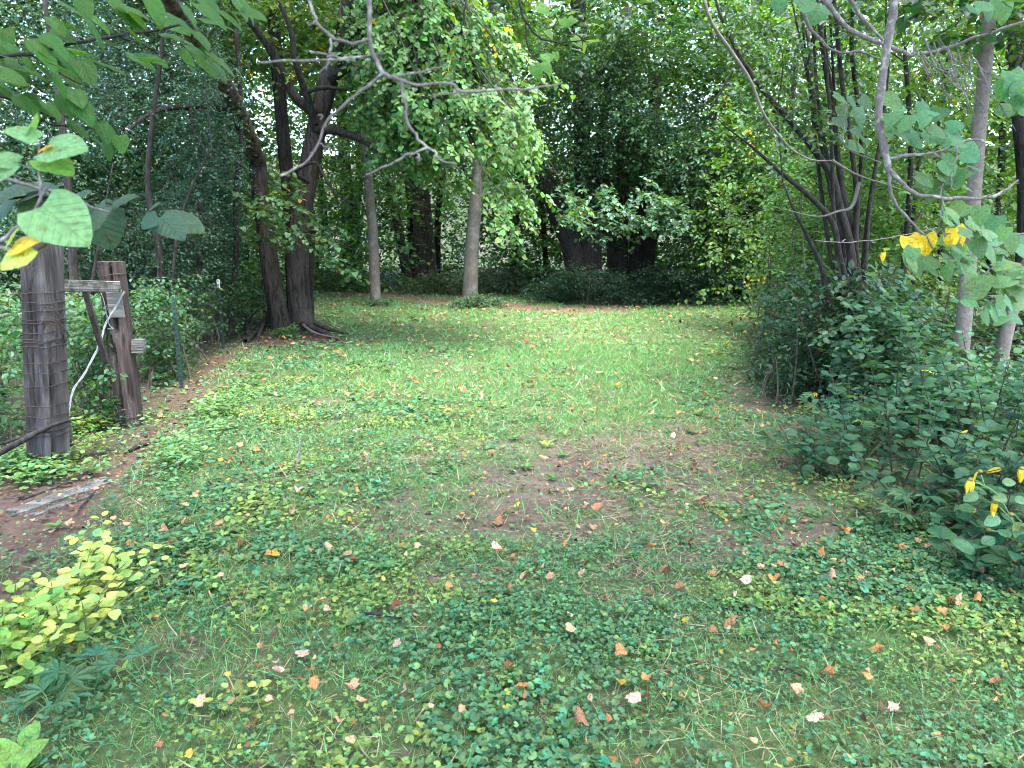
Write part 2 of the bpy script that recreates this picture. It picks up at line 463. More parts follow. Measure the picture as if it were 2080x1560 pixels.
def wood_mat(name, c1, c2, c3, vertical=True):
    m, nt, N = nodes(name); L = nt.links.new
    out = N('OutputMaterial'); pb = N('BsdfPrincipled'); tc = N('TexCoord'); mp = N('Mapping')
    mp.inputs['Scale'].default_value = (1, 1, .06) if vertical else (.06, 1, 1)
    L(tc.outputs['Object'], mp.inputs[0])
    a = N('TexNoise'); a.inputs['Scale'].default_value = 55; a.inputs['Detail'].default_value = 7; a.inputs['Roughness'].default_value = .65; L(mp.outputs[0], a.inputs[0])
    b = N('TexNoise'); b.inputs['Scale'].default_value = 7; b.inputs['Detail'].default_value = 5; L(tc.outputs['Object'], b.inputs[0])
    w = N('TexNoise'); w.inputs['Scale'].default_value = 14; w.inputs['Detail'].default_value = 4; L(mp.outputs[0], w.inputs[0])
    cr = N('ValToRGB'); e = cr.color_ramp.elements
    e[0].position = .34; e[0].color = (*c1, 1); e[1].position = .66; e[1].color = (*c2, 1); L(a.outputs[0], cr.inputs[0])
    r2 = N('MapRange'); L(b.outputs[0], r2.inputs[0]); r2.inputs[1].default_value = .42; r2.inputs[2].default_value = .68
    mx = N('Mix', data_type='RGBA'); L(r2.outputs[0], mx.inputs[0]); L(cr.outputs[0], mx.inputs[6]); mx.inputs[7].default_value = (*c3, 1)
    m2 = N('Mix', data_type='RGBA', blend_type='MULTIPLY'); m2.inputs[0].default_value = .7
    wr = N('ValToRGB'); wr.color_ramp.elements[0].color = (.3, .28, .27, 1); wr.color_ramp.elements[1].color = (1.2, 1.2, 1.2, 1); wr.color_ramp.elements[0].position = .36; wr.color_ramp.elements[1].position = .55
    L(w.outputs[0], wr.inputs[0]); L(mx.outputs[2], m2.inputs[6]); L(wr.outputs[0], m2.inputs[7])
    L(m2.outputs[2], pb.inputs['Base Color']); pb.inputs['Roughness'].default_value = .85; pb.inputs['Specular IOR Level'].default_value = .25
    ad = N('Math', operation='ADD'); L(a.outputs[0], ad.inputs[0]); L(w.outputs[0], ad.inputs[1])
    bp = N('Bump'); bp.inputs['Strength'].default_value = .8; bp.inputs['Distance'].default_value = .012; L(ad.outputs[0], bp.inputs['Height']); L(bp.outputs[0], pb.inputs['Normal'])
    L(pb.outputs[0], out.inputs[0])
    return m

def plain_mat(name, c, rough=.6, metal=0.0, var=.3, scale=30, bump=.2):
    m, nt, N = nodes(name); L = nt.links.new
    out = N('OutputMaterial'); pb = N('BsdfPrincipled'); tc = N('TexCoord'); a = N('TexNoise'); a.inputs['Scale'].default_value = scale; a.inputs['Detail'].default_value = 5
    L(tc.outputs['Object'], a.inputs[0])
    cr = N('ValToRGB'); cr.color_ramp.elements[0].position = .3; cr.color_ramp.elements[1].position = .7
    cr.color_ramp.elements[0].color = (*[q * (1 - var) for q in c], 1); cr.color_ramp.elements[1].color = (*[min(1, q * (1 + var)) for q in c], 1)
    L(a.outputs[0], cr.inputs[0]); L(cr.outputs[0], pb.inputs['Base Color'])
    pb.inputs['Roughness'].default_value = rough; pb.inputs['Metallic'].default_value = metal
    bp = N('Bump'); bp.inputs['Strength'].default_value = bump; bp.inputs['Distance'].default_value = .005; L(a.outputs[0], bp.inputs['Height']); L(bp.outputs[0], pb.inputs['Normal'])
    L(pb.outputs[0], out.inputs[0])
    return m

def ground_mat():
    m, nt, N = nodes('ground_soil'); L = nt.links.new
    out = N('OutputMaterial'); pb = N('BsdfPrincipled'); tc = N('TexCoord'); at_ = N('Attribute', attribute_name='tint')
    a = N('TexNoise'); a.inputs['Scale'].default_value = 26; a.inputs['Detail'].default_value = 8; a.inputs['Roughness'].default_value = .7
    b = N('TexNoise'); b.inputs['Scale'].default_value = 3; b.inputs['Detail'].default_value = 5
    L(tc.outputs['Object'], a.inputs[0]); L(tc.outputs['Object'], b.inputs[0])
    r1 = N('MapRange'); L(a.outputs[0], r1.inputs[0]); r1.inputs[1].default_value = .3; r1.inputs[2].default_value = .7; r1.inputs[3].default_value = .5; r1.inputs[4].default_value = 1.5
    r2 = N('MapRange'); L(b.outputs[0], r2.inputs[0]); r2.inputs[1].default_value = .3; r2.inputs[2].default_value = .7; r2.inputs[3].default_value = .75; r2.inputs[4].default_value = 1.25
    mu = N('Math', operation='MULTIPLY'); L(r1.outputs[0], mu.inputs[0]); L(r2.outputs[0], mu.inputs[1])
    sc = N('VectorMath', operation='SCALE'); L(at_.outputs['Color'], sc.inputs[0]); L(mu.outputs[0], sc.inputs['Scale'])
    L(sc.outputs[0], pb.inputs['Base Color']); pb.inputs['Roughness'].default_value = .95; pb.inputs['Specular IOR Level'].default_value = .2
    bp = N('Bump'); bp.inputs['Strength'].default_value = .7; bp.inputs['Distance'].default_value = .02; L(a.outputs[0], bp.inputs['Height']); L(bp.outputs[0], pb.inputs['Normal'])
    L(pb.outputs[0], out.inputs[0])
    return m

M_LEAF = leaf_mat('leaf_blades', rough=.5, spec=.35)
M_GLOSS = leaf_mat('glossy_leaf_blades', rough=.42, trans=.34, spec=.4)
M_IVY = leaf_mat('ivy_leaf_blades', rough=.6, trans=.25, spec=.25)
M_GRASS = leaf_mat('grass_blades', rough=.5, trans=.3, spec=.35)
M_OLEAF = leaf_mat('broad_leaf', attr=False, veins=True, rough=.55, trans=.42, spec=.3, mott=.72, spots=.55)
M_DRY = leaf_mat('dry_leaf', attr=False, veins=True, rough=.75, trans=.2, gain=(1.3, .9, .5), spec=.2, mott=.5, spots=.7)
M_LITTER = leaf_mat('dry_litter', rough=.8, trans=.15, gain=(1.3, .9, .5), spec=.15)
M_BARK = bark_mat('ridged_bark', (.012, .010, .009), (.074, .062, .055), 24, .07)
M_BARKD = bark_mat('dark_bark', (.009, .008, .007), (.038, .033, .029), 24, .2)
M_BARKR = bark_mat('rough_dead_bark', (.02, .015, .012), (.13, .10, .08), 13, .5, bump=1.2, dist=.05)
M_BARKG = bark_mat('smooth_grey_bark', (.05, .046, .04), (.15, .14, .12), 26, .25, bump=.5, lichen=(.19, .19, .16), ridge=False)
M_PALE = bark_mat('pale_smooth_bark', (.055, .046, .04), (.165, .145, .128), 22, 1.0, bump=.6, lichen=(.10, .105, .08), ridge=False, ls=16)
M_TWIG = bark_mat('grey_twig', (.055, .042, .044), (.20, .165, .165), 70, .3, bump=1.0, dist=.006, lichen=(.34, .34, .30), ridge=False, ls=38)
M_TWIGD = leaf_mat('thin_twig', rough=.8, trans=0.0, spec=.2)
M_WOOD = wood_mat('weathered_timber', (.018, .016, .016), (.095, .087, .086), (.042, .035, .034))
M_WOODB = wood_mat('weathered_brown_timber', (.018, .013, .012), (.080, .062, .056), (.045, .032, .028))
M_BOARD = wood_mat('weathered_board', (.055, .05, .047), (.17, .16, .15), (.085, .085, .07), vertical=False)
M_WIRE = plain_mat('rusty_wire', (.05, .035, .03), .7, .6)
M_WIREG = plain_mat('galvanised_wire', (.16, .165, .17), .6, .3)
M_TGREEN = plain_mat('green_painted_steel', (.010, .034, .025), .6)
M_TWHITE = plain_mat('white_painted_steel', (.6, .62, .6), .6)
M_SOIL = ground_mat()

# ------------------------------------------------------------------ ground zones (world metres)
def poly_ground(px): return np.array([gnd(u, v)[:2] for u, v in px])
FENCE = poly_ground([(-420, 1350), (60, 1110), (230, 965), (330, 872), (385, 800), (455, 725), (520, 690), (560, 672), (590, 640), (600, 615)])
EDGE = poly_ground([(2500, 1420), (2080, 1215), (1860, 1075), (1660, 960), (1540, 850), (1500, 770), (1510, 690), (1530, 640), (1540, 622)])
SOIL = poly_ground([(960, 950), (1080, 880), (1280, 860), (1420, 872), (1560, 920), (1600, 1010), (1570, 1110), (1420, 1160), (1250, 1150), (1060, 1090), (940, 1020)])
PATH = poly_ground([(640, 592), (760, 600), (900, 612), (1050, 625), (1150, 632), (1260, 628)])
MULCH = poly_ground([(-60, 1330), (-60, 1000), (120, 985), (260, 940), (300, 960), (250, 1040), (160, 1140), (60, 1260)])
ROOTS = poly_ground([(500, 710), (480, 690), (560, 660), (640, 660), (700, 685), (640, 702), (560, 704)])

def seg_dist(P, line):
    best = np.full(len(P), 1e9); sgn = np.zeros(len(P))
    for a, b in zip(line[:-1], line[1:]):
        ab = b - a; t = np.clip(((P - a) @ ab) / (ab @ ab), 0, 1)
        q = P - (a + t[:, None] * ab); d = np.linalg.norm(q, axis=1)
        k = d < best; best[k] = d[k]
        sgn[k] = np.sign(ab[0] * (P[k, 1] - a[1]) - ab[1] * (P[k, 0] - a[0]))
    return best, sgn

def soft_poly(P, poly, w):
    ins = inpoly(P[:, 0], P[:, 1], poly)
    d, _ = seg_dist(P, np.concatenate([poly, poly[:1]]))
    return np.clip(.5 + np.where(ins, d, -d) / (2 * w), 0, 1)

def zones(P):
    """how bare, how wooded, how path-like the ground is at xy points, 0..1"""
    n1 = fbm(P, 1.3, 21) - .5; n2 = fbm(P, 4.5, 31) - .5
    d, s = seg_dist(P, FENCE)
    strip = np.clip(1 - (d + n1 * .30 + n2 * .22) / .36, 0, 1)
    left = np.where(s > 0, np.clip(d / .3, 0, 1), 0)
    e, t = seg_dist(P, EDGE)
    right = np.where(t < 0, np.clip(e / .25, 0, 1), 0)
    right = np.where(P[:, 1] < .8, 0, right)
    soil = np.clip(soft_poly(P, SOIL, .7) * 1.25 + n1 * 1.5 + n2 * 1.6 + (fbm(P, 11, 61) - .5) * 1.2 - .22, 0, 1)
    soil = np.maximum(soil, np.clip(1 - (e + n1 * .6 + n2 * .4) / .30, 0, 1) * (P[:, 1] > 3.9) * (P[:, 1] < 9) * .8)
    q, _ = seg_dist(P, PATH)
    path = np.clip(1.3 - (q + n1 * .9) / .65, 0, 1)
    far = np.clip((P[:, 1] - 19.5 + n1 * 2.5) / 1.5, 0, 1)
    far = np.maximum(far, np.clip((P[:, 1] - 16.6 + n1 * .8) / .8, 0, 1) * (P[:, 0] > 1.2))
    mul = np.clip(soft_poly(P, MULCH, .2) + n2 * .7, 0, 1)
    roots = np.clip(soft_poly(P, ROOTS, .2) + n2 * .8, 0, 1)
    back = (P[:, 1] < -4) * 1.0
    return dict(strip=np.maximum(np.maximum(strip, mul), roots), left=left, right=right, soil=soil, path=path * (1 - far * .3), far=np.maximum(far, back * 0))

def gz(P):
    P = np.asarray(P)[..., :2]
    r = np.hypot(P[..., 0], P[..., 1]); hill = np.clip((r - 40) / 30, 0, 1) ** 2 * 9
    return hill + (fbm(P, .35, 5) - .5) * .10 + (fbm(P, 2.3, 9, 3) - .5) * .05

# ground sheet
xs = np.unique(np.concatenate([np.linspace(-160, -12, 24), np.arange(-12, 12, .11), np.linspace(12, 160, 24)]))
ys = np.unique(np.concatenate([np.linspace(-60, 0, 12), np.arange(0, 24, .11), np.linspace(24, 220, 30)]))
X, Y = np.meshgrid(xs, ys, indexing='xy'); G2 = np.stack([X.ravel(), Y.ravel()], -1)
Z = zones(G2)
nz_ = fbm(G2, 9, 41)
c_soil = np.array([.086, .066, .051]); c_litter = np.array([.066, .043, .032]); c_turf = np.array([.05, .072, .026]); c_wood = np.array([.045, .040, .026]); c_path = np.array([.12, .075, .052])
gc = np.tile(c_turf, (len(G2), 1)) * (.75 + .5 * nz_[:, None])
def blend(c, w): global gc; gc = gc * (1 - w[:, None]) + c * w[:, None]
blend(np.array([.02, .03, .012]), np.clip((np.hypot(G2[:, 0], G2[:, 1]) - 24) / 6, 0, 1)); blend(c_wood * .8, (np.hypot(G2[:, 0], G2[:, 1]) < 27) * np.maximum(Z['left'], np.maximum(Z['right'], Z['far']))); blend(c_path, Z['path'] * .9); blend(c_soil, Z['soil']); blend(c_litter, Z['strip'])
nx, ny = len(xs), len(ys)
i = (np.arange(ny - 1)[:, None] * nx + np.arange(nx - 1)[None]).ravel()
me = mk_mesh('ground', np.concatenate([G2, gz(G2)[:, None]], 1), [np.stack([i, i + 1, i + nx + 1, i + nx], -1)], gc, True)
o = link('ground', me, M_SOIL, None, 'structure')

# ------------------------------------------------------------------ lawn: grass, ground ivy, weeds
T_BLADE = Tpl([(-.035, 0, 0), (.035, 0, 0), (.028, .55, .0), (-.028, .55, .0), (0, 1, -.22)], [[(0, 1, 2, 3)], [(3, 2, 4)]])
T_BLADE1 = Tpl([(-.033, 0, 0), (.033, 0, 0), (0, 1, -.15)], [[(0, 1, 2)]])
def field(n, y0, y1, m=.75):
    """random ground points in a wedge in front of the camera"""
    y = np.sqrt(rng.uniform(y0 ** 2, y1 ** 2, n)); x = rng.uniform(-1, 1, n) * (y * m + 1.3)
    return np.stack([x, y], -1)

def ivy_cover(P):
    b = .05 + .11 * np.clip((9 - P[:, 1]) / 2, 0, 1) + .50 * np.clip((6.8 - P[:, 1]) / 2.5, 0, 1)
    d, _ = seg_dist(P, FENCE)
    b = np.maximum(b, .85 * np.clip(1.7 - d / 1.2, 0, 1))
    e, _ = seg_dist(P, EDGE)
    b = np.maximum(b, .8 * np.clip(1.4 - e / .6, 0, 1))
    b = b - .30 * np.clip((P[:, 0] - .2) / .8, 0, 1) * np.clip((3.4 - P[:, 1]) / .8, 0, 1)
    return np.clip(b + (fbm(P, .9, 77) - .5) * 1.3 + (fbm(P, 3.2, 78) - .5) * .8, 0, 1)

def lift(P, h=0.0): return np.concatenate([P, (gz(P) + h)[:, None]], 1)

grass = MB(); straw = 0
for n, y0, y1, hgt, wid in ((84000, 1.7, 3.6, .062, .6), (112000, 3.6, 6.5, .072, 1.15), (120000, 6.5, 11, .066, 2.3), (90000, 11, 20.5, .07, 4.4)):
    P = field(n, y0, y1); z = zones(P); iv = ivy_cover(P)
    w = (1 - z['strip']) * (1 - z['left'] * .9) * (1 - z['right'] * .8) * (1 - .80 * z['soil']) * (1 - .85 * z['path']) * (1 - z['far']) * (1 - .62 * iv)
    w *= .45 + .9 * fbm(P, 2.2, 55)
    P = P[rng.random(n) < w]; n = len(P)
    Yd = unit(np.concatenate([rng.normal(0, .75, (n, 2)), rng.uniform(.35, 1.1, (n, 1))], 1))
    Nn = np.concatenate([rng.normal(0, 1, (n, 2)), np.full((n, 1), .2)], 1)
    S = hgt * rng.uniform(.45, 1.2, n) * np.where(rng.random(n) < .08, 1.7, 1)
    c = tints(n, (.098, .250, .080), .22, .12)
    k = rng.random(n) < .08 + .10 * (y1 < 7); c[k] = np.array((.36, .32, .19)) * rng.uniform(.6, 1.2, (k.sum(), 1))
    T_ = T_BLADE if y1 < 4 else T_BLADE1; t = Tpl(T_.v * np.array([wid, 1, 1]), T_.f)
    scatter(grass, t, lift(P, -.004), Yd, Nn, S, c)
P = field(30000, 1.7, 5.5); z = zones(P)
w = np.clip((fbm(P, 1.6, 131) - .44) * 5, 0, 1) * (1 - z['strip']) * (1 - z['left']) * (1 - z['right']) * (.35 + .65 * z['soil'] + .5 * (P[:, 0] > .3) * (P[:, 1] < 3.6))
P = P[rng.random(len(P)) < w]; n = len(P)
scatter(grass, Tpl(T_BLADE1.v * np.array([.6, 1, .6]), T_BLADE1.f), lift(P, .012) + UP * rng.uniform(0, .03, (n, 1)), np.concatenate([rng.normal(0, 1, (n, 2)), rng.normal(.05, .15, (n, 1))], 1), UP + rng.normal(0, .3, (n, 3)), rng.uniform(.05, .13, n), np.array((.24, .20, .125)) * rng.uniform(.6, 1.3, (n, 1)))
grass.build('lawn_grass', M_GRASS, None, kind='stuff')
o = bpy.data.objects['lawn_grass']; tag(o, 'short green lawn grass covering the clearing', 'grass')

ivy = MB()
for n, y0, y1, s in ((84000, 1.7, 3.6, .022), (80000, 3.6, 6.5, .0240), (38000, 6.5, 11, .038), (12000, 11, 19, .058)):
    P = field(n, y0, y1); z = zones(P); iv = ivy_cover(P)
    w = (1 - z['strip'] * .9) * (1 - z['left'] * .55) * (1 - z['right'] * .5) * (1 - .88 * z['soil']) * (1 - .9 * z['path']) * (1 - z['far']) * np.clip(iv * 1.25, 0, 1) * np.clip(fbm(P, 5.5, 97) * 3.2 - .7, 0, 1)
    P = P[rng.random(n) < w]; n = len(P)
    Yd = np.concatenate([rng.normal(0, 1, (n, 2)), rng.normal(0, .25, (n, 1))], 1)
    Nn = np.array([0, -.12, 1]) + rng.normal(0, .30, (n, 3))
    big = .45 + 1.15 * fbm(P, 1.3, 91)
    c = tints(n, (.058, .138, .056), .28, .16)
    k = fbm(P, 2.0, 93) + rng.normal(0, .05, n) > .62; c[k] = c[k] * np.array([1.9, 1.3, .8])
    scatter(ivy, T_IVY if y1 < 4 else T_ROUND, lift(P, 0) + UP * rng.uniform(.012, .055, (n, 1)), Yd, Nn, s * big * rng.uniform(.5, 1.3, n), c)
o = ivy.build('ground_ivy', M_IVY, None, kind='stuff'); tag(o, 'round scalloped ground ivy leaves carpeting the lawn', 'ground cover')

weeds = MB()
P = field(900, 1.8, 9); z = zones(P)
P = P[rng.random(len(P)) < (1 - z['strip'] * .7) * (1 - z['left']) * (1 - z['right']) * .7 * (1 - .6 * z['soil']) * np.clip((8.2 - P[:, 1]) / 2.5, .12, 1)]
for p in P:
    nl = rng.integers(4, 8); a = rng.uniform(0, 6.28) + np.arange(nl) * 6.28 / nl + rng.normal(0, .25, nl)
    Yd = np.stack([np.cos(a), np.sin(a), rng.uniform(.15, .7, nl)], -1)
    kind = rng.random(); s = rng.uniform(.03, .075)
    base = (.07, .16, .05) if kind < .88 else (.17, .27, .06)
    q = np.tile(np.append(p, gz(p[None])[0] + .015), (nl, 1))
    scatter(weeds, T_OVAL if kind < .75 else T_LONG, q, Yd, np.tile([0, 0, 1.0], (nl, 1)) + rng.normal(0, .2, (nl, 3)), s * rng.uniform(.7, 1.2, nl), tints(nl, base, .15))
o = weeds.build('lawn_weeds', M_LEAF, None, kind='stuff'); tag(o, 'small broad leaved weed rosettes scattered through the lawn', 'weeds')

# brown litter under the fence, on the mulch and along the far path; far fallen leaves
lit = MB()
LC = np.array([(.12, .065, .04), (.17, .09, .05), (.08, .05, .037), (.22, .15, .095), (.06, .04, .032)])
for n, y0, y1, s in ((7500, 1.9, 6, .034), (5200, 6, 12.5, .06), (6000, 12.5, 22, .09)):
    P = field(n, y0, y1, .95); z = zones(P)
    w = np.clip(z['strip'] * 1.0 + z['path'] * .6 + z['soil'] * .7 + z['right'] * .25 + z['left'] * .12 + .012, 0, 1)
    P = P[rng.random(n) < w]; n = len(P)
    Yd = np.concatenate([rng.normal(0, 1, (n, 2)), rng.normal(0, .2, (n, 1))], 1)
    tl = Tpl(T_OVAL.v * np.array([1, 1, -2.2]), T_OVAL.f)
    scatter(lit, tl, lift(P, .012) + UP * rng.uniform(0, .02, (n, 1)), Yd, UP + rng.normal(0, .35, (n, 3)), s * rng.uniform(.5, 1.3, n), LC[rng.integers(0, 5, n)] * rng.uniform(.7, 1.3, (n, 1)))
P = field(2600, 8.0, 17.5, .8); z = zones(P)
P = P[(z['left'] + z['right'] + z['far'] < .3) & (rng.random(len(P)) < .42) & (fbm(P, 1.1, 141) > .42)]; n = len(P)
LB = np.array([(.38, .19, .07), (.40, .28, .14), (.36, .13, .045), (.33, .22, .11), (.2, .085, .045)])
scatter(lit, Tpl(T_HEART.v * np.array([1, 1, -2.5]), T_HEART.f), lift(P, .05), np.concatenate([rng.normal(0, 1, (n, 2)), rng.normal(0, .15, (n, 1))], 1), UP + rng.normal(0, .3, (n, 3)), .062 * rng.uniform(.5, 1.3, n), LB[rng.integers(0, 5, n)] * rng.uniform(.7, 1.15, (n, 1)))
P = field(4600, 1.9, 8.5, .72); z = zones(P); P = P[(z['left'] + z['right'] < .4) & (rng.random(len(P)) < .75 * np.clip(fbm(P, 1.5, 151) * 3.2 - .8, .08, 1))]; n = len(P)
scatter(lit, Tpl(T_HEART6.v * np.array([.8, 1, -3.0]), T_HEART6.f), lift(P, .03) + UP * rng.uniform(0, .035, (n, 1)), np.concatenate([rng.normal(0, 1, (n, 2)), rng.normal(0, .3, (n, 1))], 1), UP + rng.normal(0, .4, (n, 3)), rng.uniform(.012, .03, n), LB[rng.integers(0, 5, n)] * rng.uniform(.5, 1.05, (n, 1)))
o = lit.build('leaf_litter', M_LITTER, None, kind='stuff'); tag(o, 'brown leaf litter and bark flakes along the fence line and far path', 'litter')

# ------------------------------------------------------------------ old two-stemmed tree by the fence
d0 = 12.8
BASE = gnd(590, 668)
old = thing('old_tree', 'large dark ridged tree with two stems from one base beside the wire fence', 'tree', BASE)
def wood(uv, d, rpx, mat, parent, name='trunk', sides=18, n=None, rough=.10, **k):
    mb = MB(); P, R = ptube(mb, uv, d, rpx, sides=sides, n=n or len(uv) * 8, rough=rough, **k)
    mb.build(name, mat, parent, smooth=True)
    return P
tA = wood([(576, 678), (568, 650), (560, 610), (548, 540), (537, 450), (527, 370), (522, 318)], d0, [25, 21, 19, 18, 17, 16.5, 17], M_BARK, old)
tA2 = wood([(523, 330), (508, 288), (478, 215), (440, 145), (400, 85), (345, 0), (290, -90), (250, -200)], [12.8, 12.3, 11.4, 10.4, 9.6, 8.6, 8.0, 7.6], [17, 16, 15, 15, 15, 14, 12, 9], M_BARKR, old, 'leaning_limb', rough=.28)
tB = wood([(622, 678), (614, 650), (607, 600), (606, 520), (612, 440), (628, 340), (645, 250), (668, 160), (690, 90), (712, 0), (745, -140), (770, -300)], [12.9] * 12, [28, 24, 22, 20.5, 20, 19.5, 19, 18, 17, 16, 13, 8], M_BARK, old)
tC = wood([(600, 650), (594, 520), (590, 430), (577, 300), (567, 180), (555, 40), (540, -120)], [13.4] * 7, [16, 15, 14, 13, 12, 11, 8], M_BARKD, old)
wood([(624, 665), (623, 600), (626, 540), (632, 470)], 13.3, [16, 13, 12, 8], M_BARKD, old)
for uv in ([(560, 640), (520, 670), (470, 695)], [(600, 660), (650, 672), (705, 690)], [(620, 655), (660, 665), (720, 672)], [(545, 650), (530, 668), (520, 690)]):
    P = [gnd(u, v + 6) + UP * h for (u, v), h in zip(uv, (.16, .05, -.03))]
    mb = MB(); tube(mb, P, [.07, .04, .015], sides=8, n=12, rough=.2); mb.build('root', M_BARK, old, True)
boughs = [
    ([(640, 262), (690, 268), (745, 290), (800, 330), (860, 395)], [12.8, 12.6, 12.3, 12, 11.6], [11, 8, 6, 4, 2]),
    ([(672, 160), (720, 130), (790, 110), (880, 85), (950, 60)], [12.8, 12.5, 12, 11.5, 11.2], [10, 7, 5, 4, 2]),
    ([(690, 100), (750, 50), (820, 10), (880, -20)], [12.8, 12.5, 12, 11.6], [12, 9, 7, 5]),
    ([(650, 230), (606, 205), (575, 150), (540, 85), (480, 10), (450, -40)], [12.8, 12.7, 12.6, 12.4, 12.2, 12], [12, 10, 9, 8, 6, 5]),
    ([(640, 250), (622, 190), (600, 125), (590, 60), (560, -10)], [12.7, 12.5, 12.3, 12.2, 12.1], [8, 7, 6, 5, 4]),
    ([(610, 190), (660, 178), (720, 185)], [12.5, 12.4, 12.3], [5, 4, 2]),
    ([(463, 224), (420, 216), (370, 218), (330, 222), (290, 240), (250, 275)], [11.4, 11.0, 10.6, 10.2, 9.9, 9.6], [6, 6, 5, 5, 4, 3]),
    ([(385, 222), (395, 270), (420, 310), (440, 330)], [10.7, 10.6, 10.5, 10.4], [3, 3, 2, 1]),
    ([(628, 370), (600, 350), (640, 330), (660, 360), (690, 400), (745, 420)], [12.6, 12.4, 12.3, 12.2, 12, 11.8], [5, 4, 3, 3, 2, 1]),
    ([(612, 480), (640, 470), (700, 500), (745, 520)], [12.7, 12.2, 11.8, 11.5], [4, 3, 2, 1]),
]
for uv, d, r in boughs: wood(uv, d, r, M_BARKD, old, 'bough', sides=8, n=22, rough=.15)
# the long boughs that sweep down to the right over the clearing
sweep = MB(); bO, bD = [], []
for k in range(44):
    u1, v1 = samp([(760, 120), (880, 20), (1105, -10), (1065, 230), (1150, 380), (1120, 470), (1010, 480), (930, 430), (850, 340)], 1)[0]
    a = at(700 + rng.uniform(-10, 90), rng.uniform(-300, -20), 12.8); b = at(u1, v1, rng.uniform(9.8, 12.6))
    m1 = a * .6 + b * .4 + UP * rng.uniform(.2, .6); m2 = a * .25 + b * .75 + UP * rng.uniform(.05, .3)
    C, _ = tube(sweep, [a, m1, m2, b], [.036, .02, .011, .003], sides=5, n=16, rough=.1, tint=(.035, .03, .026))
    for _ in range(9):
        i_ = rng.integers(4, 16); p = C[i_]; t_ = unit(C[min(15, i_ + 1)] - C[i_ - 1]); sd_ = unit(np.cross(t_, UP)) * rng.choice([-1, 1])
        q = p + (t_ * .5 + sd_ * rng.uniform(.3, 1) + rng.normal(0, .15, 3) - UP * .1) * rng.uniform(.25, .6)
        tube(sweep, [p, (p + q) / 2 + UP * .04, q], [.006, .004, .002], sides=3, n=4, tint=(.035, .03, .026))
        for f in (.35, .7, 1.0, 1.0):
            bO.append(p * (1 - f) + q * f + rng.normal(0, .05, 3)); bD.append(q - p + t_ * .25 + rng.normal(0, .25, 3) - UP * .05)
sweep.build('branchwork', M_TWIGD, old, False, 'stuff')
cr = MB(); tw = MB()
LIN = (.066, .162, .036)
sprays(cr, tw, np.array(bO), np.array(bD), .36 * rng.uniform(.6, 1.2, len(bO)), 9, T_HEART6, .085, LIN, droop=.3, yellow=.02, nb=(.2, -.4, .9), hang=.35, tilt=.28, twig=.4)
mass(cr, tw, [(690, 40), (880, 20), (880, 330), (800, 330), (720, 240)], 11, 13.6, 720, (.4, -.2, -.3), .5, 10, T_HEART6, .085, (.062, .145, .04), clump=.5, droop=.3, nb=(.2, -.5, .7), hang=.5)
mass(cr, tw, [(400, -40), (720, -40), (700, 60), (600, 180), (480, 120)], 11.5, 14, 330, (-.2, -.4, -.2), .55, 10, T_HEART6, .09, (.075, .15, .045), clump=.5, yellow=.01)
mass(cr, tw, [(470, 385), (560, 395), (660, 470), (730, 520), (715, 545), (600, 520), (500, 450)], 11.0, 11.9, 52, (.8, -.1, -.25), .5, 11, T_HEART6, .10, (.06, .13, .05), clump=.3, droop=.2, tilt=.2)
mass(cr, tw, [(540, 330), (600, 340), (620, 400), (560, 400)], 11.6, 12.2, 10, (.6, -.3, -.3), .4, 9, T_HEART6, .10, (.06, .13, .05), clump=.2, yellow=.05)
# upper crown, above the picture
blob(cr, tw, (-4.2, 12.8, 9.5), (3.8, 4.2, 3.6), 1300, (-3, 12.8, 7), .8, 10, T_OVAL, .17, LIN, droop=.2, twig=.3)
blob(cr, tw, (-2.3, 8.8, 8.0), (2.5, 3.0, 1.7), 560, (-3, 12, 7), .8, 10, T_DIA, .19, LIN, droop=.2, twig=.2)  # extra lobe added out of view to shade the left and middle lawn
cr.build('crown', M_LEAF, old, False, 'stuff'); tw.build('twigwork', M_TWIGD, old, False, 'stuff')

# ------------------------------------------------------------------ generic tree with traced stems
def tree(name, label, stems, d, crowns=(), blobs=(), mat=None, group=None, cat='tree', nlimb=6, lr=.02, lmat=None, leaf=None):
    u, v = stems[0][0][0]
    dd = stems[0][2] if len(stems[0]) > 2 else d
    b = at(u, v, dd); b[2] = 0
    o = thing(name, label, cat, b, group)
    tr = []
    for s in stems:
        q = s[2] if len(s) > 2 else d
        uv = list(s[0]); foot = at(*uv[0], q)
        mb = MB(); pts = [at(a, c, q) for a, c in uv]; rad = [pr(r, q) for r in np.interp(np.linspace(0, 1, len(uv)), np.linspace(0, 1, len(s[1])), s[1])]
        if foot[2] > .05:
            pts = [np.array([foot[0] + (pts[0] - pts[1])[0] * .3, foot[1], -.05])] + pts; rad = [rad[0] * 1.25] + rad
        P, R = tube(mb, pts, rad, sides=12, n=len(pts) * 6, rough=.10)
        mb.build('trunk', mat or M_BARKD, o, True); tr.append(P)
    cm, tm = MB(), MB(); tg = []
    for c in crowns: tg.append(mass(cm, tm, **c))
    for c in blobs: tg.append(blob(cm, tm, **c))
    if tg and nlimb:
        tg = np.concatenate(tg); lm = MB()
        for s in range(nlimb):
            limbs(lm, tr[s % len(tr)], [tg[rng.integers(len(tg))]], lr, sides=5, tint=(.030, .026, .022))
        lm.build('branchwork', M_TWIGD, o, False, 'stuff')
    if cm.n: cm.build('crown', leaf or M_LEAF, o, False, 'stuff')
    if tm.n: tm.build('twigwork', M_TWIGD, o, False, 'stuff')
    return o, tr

